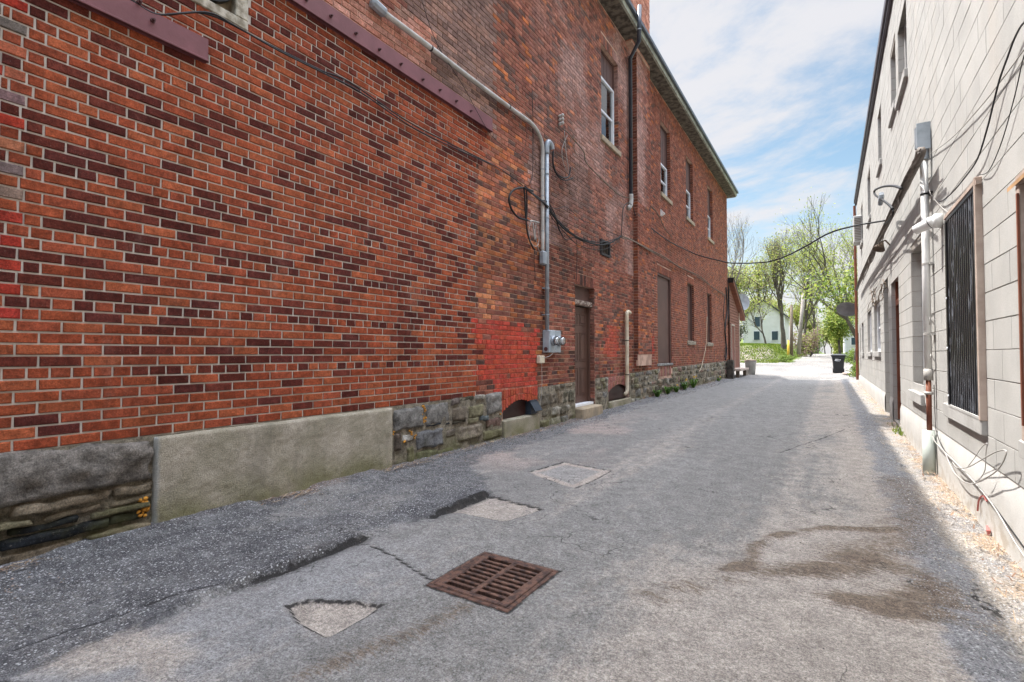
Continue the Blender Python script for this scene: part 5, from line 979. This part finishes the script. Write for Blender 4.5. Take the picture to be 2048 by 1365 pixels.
for a, b_, c_, d_ in ((-.15, -.03, .02, .09), (-.05, .0, .05, .08), (.03, .0, .14, .06), (-.12, -.07, .10, -.05)): s.add([(mx_ + a, gy - .372, mz_ + b_), (mx_ + c_, gy - .372, mz_ + b_ + .01), (mx_ + c_ - .02, gy - .372, mz_ + d_), (mx_ + a + .03, gy - .372, mz_ + d_ - .01)], [(0, 1, 2, 3)])
s.build('emblem', M['white'], t)
s = MB(); bx_, by_ = 1.15, 31.5
for k in range(3): blob(s, (bx_ - .0 + .22 * k, by_ + .3 * (k % 2), gzf(1, 31) + .22), .24 - .03 * k, 5 + k, sq=(1, 1, .8))
tag(s.build('rubbish_bag', M['bag'], None, org=(bx_, by_, .1)), 'torn gray plastic rubbish bag lying beside the black wheeled bin', 'rubbish bag')
s = MB(); blob(s, (.75, 29.8, gzf(.7, 30) + .06), .2, 15, sq=(1.3, 1, .4)); blob(s, (1.0, 29.6, gzf(.7, 30) + .05), .13, 18, sq=(1.3, 1, .4)); tag(s.build('crumpled_paper', M['casing'], None, org=(.8, 29.8, .1)), 'crumpled pale litter on the road edge in front of the rubbish bag', 'litter')
# houses
def house(nm, label, x0, x1, y, zb, eave, apex, depth, wins, corner=None):
    t = thing(nm, label, 'house', ((x0 + x1) / 2, y, zb)); s = MB(); xm = (x0 + x1) / 2
    s.add([(x0, y, zb), (x1, y, zb), (x1, y, eave), (xm, y, apex), (x0, y, eave), (x0, y + depth, zb), (x1, y + depth, zb), (x1, y + depth, eave), (xm, y + depth, apex), (x0, y + depth, eave)], [(0, 1, 2, 3, 4), (1, 6, 7, 2), (0, 5, 9, 4), (5, 6, 7, 8, 9)])
    z = zb
    while z < eave: s.add([(x0, y - .04, z), (x1, y - .04, z), (x1, y - .005, z + .2), (x0, y - .005, z + .2), (x0, y, z), (x1, y, z)], [(0, 1, 2, 3), (0, 1, 5, 4)]); z += .2
    s.build('wall', M['siding'], t); s = MB()
    for a, b_ in ((x0 - .4, -1), (x1 + .4, 1)):
        p = [(a, y - .4, eave - .2), (xm, y - .4, apex + .15), (xm, y + depth + .3, apex + .15), (a, y + depth + .3, eave - .2)]; q = [(c[0], c[1], c[2] + .15) for c in p]; s.add(p + q, [(0, 1, 2, 3), (4, 5, 6, 7), (0, 1, 5, 4), (0, 3, 7, 4)])
    s.build('roof', M['roofing'], t)
    for (wx, wz, ww, wh) in wins:
        s = MB(); s.box((wx - ww / 2 - .08, y - .08, wz - .08), (wx + ww / 2 + .08, y - .03, wz + wh + .08)); o = s.build('window', M['white'], t); s = MB(); s.box((wx - ww / 2, y - .1, wz), (wx + ww / 2, y - .082, wz + wh)); s.build('pane', mat('far_pane', (.05, .08, .10), rough=.2), o)
    s = MB(); s.box((x0 - .05, y - .1, zb), (x0 + .12, y + .02, eave)); s.build('corner_board', M['white'], t); s = MB(); s.box((x1 - .12, y - .1, zb), (x1 + .05, y + .02, eave)); s.build('corner_board', M['white'], t); return t
zH = tz(-8.5, 84)
house('clapboard_house', 'pale green clapboard house with a gable behind trees left of the road', -11.2, -5.6, 84, min(zH, 2.55), 6.9, 9.2, 9, [(-9.25, 5.35, .75, 1.5), (-9.35, 3.35, .8, 1.3), (-6.9, 3.3, .8, 1.3)])
house('clapboard_house', 'white clapboard house half hidden by the block building right of the road', 1.35, 8.5, 64, tz(2, 64) - .1, 4.6, 7.2, 9, [(2.15, 2.2, .45, .75)])
# poles and posts
def pole(label, p0, p1, r, m, extra=None, nm='utility_pole', cat='utility pole'):
    t = thing(nm, label, cat, p0); s = MB(); s.tube([p0, p1], [r, r * .8], 8); s.build('shaft', m, t, smooth=True)
    if extra: extra(t)
    return t
pole('dark upright utility pole beside the yellow marker post', (-2.96, 52, .9), (-2.9, 52, 5.7), .14, M['cable_tan'])
pole('pale bleached utility pole leaning right behind the dark pole', (-2.77, 60, 1.2), (-2.25, 60, 7.5), .19, mat('bleached_pole', (.34, .30, .27), (.25, .22, .2), 4, .9))
def arm(t): s = MB(); s.box((-2.3, 94.9, 6.2), (-1.0, 95.05, 6.35)); s.build('crossarm', M['polewood'], t)
pole('thin distant utility pole with a crossarm at the end of the road', (-1.64, 95, 1.2), (-1.66, 95, 7.0), .10, M['polewood'], arm)
pole('small yellow marker post on the lawn edge', (-3.11, 50, .6), (-3.06, 50, 2.45), .10, M['yellow'], None, 'marker_post', 'post')
cable('far_wire', 'thin overhead wires crossing in front of the far trees', [([(-4.2, 27, 5.3), (-1.5, 40, 6.7), (2, 46, 7.6), (6, 50, 9.2)], .012), ([(-4.2, 27, 4.6), (-2, 45, 6.1), (0, 60, 8.1), (5, 62, 10.5)], .012), ([(-14, 50, 13.5), (-6.5, 45, 8.2), (-4.0, 50, 6.5), (-1.2, 52, 6.4), (3, 56, 8.5)], .02)], M['cable'])
# ---------------------------------------------------------------- trees
def grow(mb, tips, p, d, L, r, lv, mx, rg, up, spread, nb=3):
    n = 4 if lv < 3 else 3; P = [p.copy()]; dd = d.copy()
    for i in range(n):
        dd = (dd + Vector((rg.uniform(-1, 1), rg.uniform(-1, 1), rg.uniform(-.6, 1))) * .16 + Vector((0, 0, up * .05))).normalized(); p = p + dd * L / n; P.append(p.copy())
        if lv >= mx - 2: tips.append((p.copy(), dd.copy(), lv))
    re = r * .62; mb.tube(P, [r + (re - r) * i / n for i in range(n + 1)], (9, 7, 5, 4, 3, 3, 3)[lv], cap=False)
    if lv >= mx: return
    k = nb if lv else nb + 1
    for i in range(k):
        last = i < 1; s = spread * rg.uniform(.6, 1.25) * (.55 if last else 1); a = rg.uniform(0, 2 * math.pi); o = dd.orthogonal().normalized(); o.rotate(__import__('mathutils').Quaternion(dd, a))
        nd = (dd * math.cos(s) + o * math.sin(s) + Vector((0, 0, up * .12))).normalized(); j = n if (last or lv == 0) else rg.randint(2, n)
        grow(mb, tips, P[j], nd, L * rg.uniform(.66, .84), r * (.66 if last else .5), lv + 1, mx, rg, up, spread, nb)
def tree(label, base, h, seed, leaves, cols, spread=.55, up=1, lean=(0, 0), mx=5, nb=3, lsz=.14, trunk_r=.25, loose=.35, nm='deciduous_tree', group=None, sub=None, first=.27):
    rg = random.Random(seed); t = thing(nm, label, 'tree', base, group); mb = MB(); tips = []
    d = Vector((lean[0], lean[1], 1)).normalized(); L0 = h * first
    grow(mb, tips, Vector(base) - Vector((0, 0, .3)), d, L0, trunk_r, 0, mx, rg, up, spread, nb); mb.build('trunk', M['bark'], t)
    if leaves:
        lb = MB(); V = []; Fc = []; Cc = []
        for k in range(leaves):
            p, dd, lv = rg.choice(tips); q = p + Vector([rg.gauss(0, 1) for _ in range(3)]) * loose; s = lsz * rg.uniform(.6, 1.4); u = Vector([rg.gauss(0, 1) for _ in range(3)]).normalized(); w = u.orthogonal().normalized()
            c = cols[rg.randrange(len(cols))]; g = rg.uniform(.75, 1.25); n = len(V); V += [q - u * s, q + w * s * .5, q + u * s, q - w * s * .5]; Fc.append((n, n + 1, n + 2, n + 3)); Cc += [tuple(x * g for x in c)] * 4
        lb.v = [tuple(v) for v in V]; lb.f = Fc; lb.c = Cc; lb.m = [0] * len(Fc); lb.build('crown', M['leaf'], t)
    return t
YG = [(.26, .30, .05), (.31, .33, .07), (.20, .26, .04)]; BR_ = [(.27, .26, .11), (.28, .22, .11), (.25, .28, .10)]; GG = [(.13, .20, .03), (.19, .25, .04), (.09, .145, .02)]
tree('bare gray tree rising behind the red annex at the left of the gap', (-6.6, 42, 1.0), 14.5, 3, 500, BR_, .48, 1, (.08, 0), 6, 3, .07, .20, .3, first=.24)
tree('tall budding tree with forked trunk beside the lawn left of the poles', (-4.55, 66, 2.1), 18.5, 11, 3200, BR_ + YG, .40, 1.2, (0, 0), 6, 3, .09, .30, .35, first=.20)
tree('small leaning tree in front of the pale green house', (-5.6, 60, 2.0), 6.5, 21, 500, YG, .6, .4, (-.25, 0), 5, 3, .09, .12, .3)
tree('slender yellow green tree behind the leaning pole', (-2.9, 76, 1.6), 15, 33, 3200, YG, .42, 1, (.05, 0), 5, 3, .14, .22, .5)
tree('large spreading tree with yellow green leaves overhanging the right side of the road', (2.6, 56, .9), 13.5, 47, 3000, YG, .6, .8, (-.16, -.05), 6, 3, .09, .24, .35, first=.30)
tree('bright green leafy tree close behind the far corner of the block building', (1.7, 48, .6), 9.5, 52, 2600, YG + GG, .65, .5, (-.05, -.1), 5, 3, .13, .2, .5, first=.25)
tree('leafy green upright tree covered in creeper left of the white house', (.85, 60, 1.2), 6.2, 61, 4200, GG + YG, .4, .9, (0, 0), 5, 3, .12, .16, .45, first=.2)
tree('thin bare brown tree between the poles and the far hedge', (-2.3, 84, 1.5), 13, 74, 1500, BR_, .45, 1, (.05, 0), 5, 3, .1, .18, .4)
tree('wide budding tree behind the roof of the pale green house', (-8.5, 98, 3.0), 17, 83, 3600, YG + BR_, .55, .9, (0, 0), 5, 3, .17, .35, .6)
tree('budding tree far left seen low through the branches behind the annex', (-12.5, 76, 3.0), 12, 88, 2600, YG + BR_, .55, .9, (.1, 0), 5, 3, .15, .3, .6)
proto = tree('pale yellow green tree in the distant row closing the end of the road', (-12, 150, 3), 14, 91, 3500, YG + BR_, .55, .9, (0, 0), 5, 3, .24, .3, .7, group='distant row of trees')
rg = random.Random(9)
for i, (x, y, s_) in enumerate(((-6.5, 140, .9), (-17, 160, 1.15), (-24, 150, 1), (3.5, 135, .95), (8, 150, 1.1), (13, 140, 1.1), (-1.5, 235, .9), (-4, 190, .95), (2.5, 200, .95), (-31, 150, 1.1), (5, 105, .8), (0.3, 260, .8), (19, 160, 1.1))):
    r_ = proto.copy(); C.objects.link(r_); r_.location = (x, y, tz(x, y) - .2); r_.rotation_euler.z = rg.uniform(0, 6.28); r_.scale = (s_,) * 3
    for ch in list(proto.children): c_ = ch.copy(); C.objects.link(c_); c_.parent = r_
# hedges and shrubs
def shrub(nm, label, cat, c, rad_, n, cols, sz, seed, kind=None):
    rg = random.Random(seed); V = []; Fc = []; Cc = []; t = thing(nm, label, cat, c); mb = MB()
    for k in range(14):
        d = Vector((rg.gauss(0, 1) * rad_[0], rg.gauss(0, 1) * rad_[1], abs(rg.gauss(1, .4)) * rad_[2])) * .55; mb.tube([Vector(c), Vector(c) + d * .5 + Vector((0, 0, .1)), Vector(c) + d], [.03, .02, .008], 4, cap=False)
    mb.build('stem', M['bark'], t); cl = [Vector((rg.gauss(0, .42) * rad_[0], rg.gauss(0, .42) * rad_[1], (.15 + rg.random() * .75) * rad_[2])) for _ in range(26)]
    for k in range(n):
        q = Vector(c) + rg.choice(cl) + Vector([rg.gauss(0, 1) * a * .16 for a in rad_]); s = sz * rg.uniform(.6, 1.4); u = Vector([rg.gauss(0, 1) for _ in range(3)]).normalized(); w = u.orthogonal().normalized(); g = rg.uniform(.7, 1.25); col = rg.choice(cols); m_ = len(V)
        q.z = max(q.z, c[2] + .02); V += [q - u * s, q + w * s * .55, q + u * s, q - w * s * .55]; Fc.append((m_, m_ + 1, m_ + 2, m_ + 3)); Cc += [tuple(x * g for x in col)] * 4
    lb = MB(); lb.v = [tuple(v) for v in V]; lb.f = Fc; lb.c = Cc; lb.m = [0] * len(Fc); lb.build('foliage', M['leaf'], t); return t
BN = [(.22, .15, .11), (.26, .19, .13), (.18, .13, .1)]
shrub('bush', 'brown leafless thicket at the foot of the leaning pole', 'bush', (-1.9, 68, tz(-1.9, 68)), (1.4, 2, 3.0), 2600, BN + YG[:1], .10, 1)
shrub('bush', 'dark green rounded bush left of the distant road end', 'bush', (-2.4, 100, tz(-2.4, 100)), (1.6, 3, 3.4), 3500, [(.13, .2, .04), (.2, .28, .06)], .13, 2)
shrub('bush', 'yellow green bush right of the distant road end', 'bush', (1.4, 92, tz(1.4, 92)), (1.3, 3, 3.2), 3500, YG, .13, 3)
shrub('bush', 'low green shrub under the white house beside the road', 'bush', (1.75, 50, tz(1.8, 50)), (.7, 1.6, 1.0), 1800, GG, .07, 4)
shrub('bush', 'bright weedy shrub against the far foot of the block wall', 'bush', (1.0, 27.5, gzf(.9, 27.5)), (.32, .5, .65), 900, GG, .04, 5)
shrub('bush', 'grassy tuft at the base of the yellow marker post', 'bush', (-3.3, 49.5, tz(-3.3, 49.5)), (.9, 1.0, .6), 1400, GG, .05, 6)
shrub('bush', 'dark evergreen bush left of the budding forked tree', 'bush', (-11.6, 78, tz(-11.6, 78)), (1.2, 2, 3), 3000, [(.05, .07, .03), (.1, .12, .05)], .12, 8)
# lawn blades (one mass)
V = []; Fc = []; Cc = []; rg = random.Random(4)
for k in range(26000):
    y = rg.uniform(47, 82) if k % 3 else rg.uniform(47, 60); x = rg.uniform(-14, -2.8); 
    if k % 9 == 0: x, y = rg.uniform(1.4, 3.2), rg.uniform(38, 62)
    elif x > -3.1 - (y < 50) * .6: continue
    z = tz(x, y); h_ = rg.uniform(.05, .16); a = rg.uniform(0, 6.28); n = len(V); dx, dy = math.cos(a) * .05, math.sin(a) * .05
    V += [(x - dx, y - dy, z), (x + dx, y + dy, z), (x + rg.uniform(-.05, .05), y, z + h_)]; Fc.append((n, n + 1, n + 2)); c = rg.choice(GG + YG[:1]); Cc += [c] * 3
lb = MB(); lb.v = V; lb.f = Fc; lb.c = Cc; lb.m = [0] * len(Fc); tag(lb.build('lawn_grass', M['leaf'], None), 'bright green lawn grass on the bank beyond the lot', 'grass', kind='stuff')
# ---------------------------------------------------------------- small things near the walls
for i, (px, py, fl, h_, lab) in enumerate(((1314, 784, 0, .22, 'leafy green weed without flowers at the foot of the stone wall under the boarded doorway'), (1335, 780, 0, .26, 'dark leafy weed next to the arched hatch'), (1352, 774, 1, .2, 'small dandelion clump with one yellow flower past the arched hatch'),
                                      (1369, 768, 2, .3, 'dandelion clump with two yellow flowers by the stone wall'), (1386, 763, 3, .34, 'tall dandelion clump with three yellow flowers, farthest of the big ones'), (1437, 757, 2, .15, 'low weeds with yellow flowers near the timber post'))):
    g = GP(px, py); c = Vector((-3.98, LW(px, py, .12).y, 0)); c.z = gzf(c.x, c.y); rg = random.Random(i); t = thing('dandelion' if fl else 'weed', lab, 'plant', c); s = MB()
    for k in range(46):
        a = rg.uniform(0, 6.28); l = h_ * rg.uniform(.5, 1.1); w = .018; o = Vector((math.cos(a) * .7 + .1, math.sin(a) * 1.1, 0)); sd = Vector((-o.y, o.x, 0)) * w; p = c + o * .06 * rg.random(); q = p + o * l * .45 + Vector((0, 0, l * .85)); r_ = p + o * l * .8 + Vector((0, 0, l * .7)); cl = rg.choice([(.08, .17, .03), (.12, .22, .04), (.06, .12, .025)])
        s.add([p - sd * .3, p + sd * .3, q + sd, r_, q - sd], [(0, 1, 2, 4), (2, 3, 4)], cl)
    s.build('leaves', M['leaf'], t)
    for k in range(fl):
        q = c + Vector((rg.uniform(-.02, .1), rg.uniform(-.2, .2), h_ * rg.uniform(1.0, 1.4))); s = MB(); s.tube([c + (q - c) * .1, q], .004, 4); o = s.build('stalk', M['leaf'], t); s = MB(); s.lathe(q, (.1, 0, 1), [(-.01, .01), (0, .032), (.015, .03), (.022, .0)], 9); s.build('flower', M['flower'], o)
g = GP(1797, 862); s = MB(); rg = random.Random(2)
for k in range(60):
    x, y = g.x + rg.gauss(.02, .04), g.y + rg.gauss(0, .3); z = gzf(x, y) - .02; h_ = rg.uniform(.03, .12); s.add([(x - .01, y, z), (x + .01, y, z), (x + rg.uniform(-.05, .03), y + rg.uniform(-.05, .05), z + h_)], [(0, 1, 2)], rg.choice(GG))
tag(s.build('grass_tuft', M['leaf'], None, org=g), 'sparse green tuft at the foot of the block wall by the maroon door', 'grass tuft')
def scatter(name, label, n, fn, cat):
    s = MB(); rg = random.Random(hash(name) % 100 if 0 else len(name))
    for k in range(n): fn(s, rg)
    return tag(s.build(name, M['rubble'], None), label, cat, kind='stuff')
def az(x, y): return float(alley_z(np.array([[x]]), np.array([[y]]))[0, 0])
pts_ = {}
def stone_fn(lo, hi, ya, yb, cols, smin, smax, pw=1.0):
    def f(s, rg):
        y = ya + (yb - ya) * rg.random() ** 1.6; x = lo + (hi - lo) * rg.random() ** pw; z = gzf(x, y) + .012 + (.012 if x < -3.9 else 0); r = rg.uniform(smin, smax) * (1 + y * .05)
        kk = rg.uniform(.75, 1.25); c = tuple(q * kk for q in rg.choice(cols)); a = [(1, 0, 0), (0, 1, 0), (-1, 0, 0), (0, -1, 0), (0, 0, 1), (0, 0, -1)]
        v = [(x + p[0] * r * rg.uniform(.6, 1.3), y + p[1] * r * rg.uniform(.6, 1.3), z + p[2] * r * rg.uniform(.4, .9)) for p in a]; s.add(v, [(0, 1, 4), (1, 2, 4), (2, 3, 4), (3, 0, 4), (1, 0, 5), (2, 1, 5), (3, 2, 5), (0, 3, 5)], c)
    return f
scatter('gravel', 'loose gray gravel along the foot of the brick and stone wall', 3800, stone_fn(-4.08, -3.5, .8, 24, [(.2, .2, .21), (.3, .3, .31), (.12, .12, .13), (.25, .2, .17)], .003, .009, 1.8), 'gravel')
scatter('rubble_grit', 'pale grit and broken crumbs along the foot of the block wall', 3000, stone_fn(.92, .5, 3, 23, [(.42, .38, .33), (.34, .28, .22), (.5, .47, .43), (.24, .2, .17)], .0015, .0055, 1.3), 'grit')
scatter('road_crumbs', 'small pebbles and crumbs scattered over the asphalt', 1300, stone_fn(-3.4, .7, .7, 12, [(.1, .09, .085), (.3, .28, .26), (.13, .1, .08)], .0015, .0045), 'grit')
def litter(s, rg):
    side = rg.random() < .72; y = rg.uniform(.8, 9) if side else rg.uniform(3, 9); x = -4.03 + abs(rg.gauss(0, .07)) if side else .90 - abs(rg.gauss(0, .09)); z = gzf(x, y) + .025; a = rg.uniform(0, 6.28); l = rg.uniform(.01, .06); w = rg.uniform(.001, .005)
    d = Vector((math.cos(a) * .5, math.sin(a), rg.uniform(-.1, .3))) * l; e = Vector((-math.sin(a), math.cos(a) * .5, .1)) * w; c = Vector((x, y, z)); s.add([c - d - e, c + d - e, c + d + e, c - d + e], [(0, 1, 2, 3)], rg.choice([(.22, .14, .09), (.3, .22, .14), (.15, .09, .06), (.36, .28, .2)]))
scatter('leaf_litter', 'dry brown twigs and leaf litter gathered at the wall foot', 1500, litter, 'litter')
#@@PART4
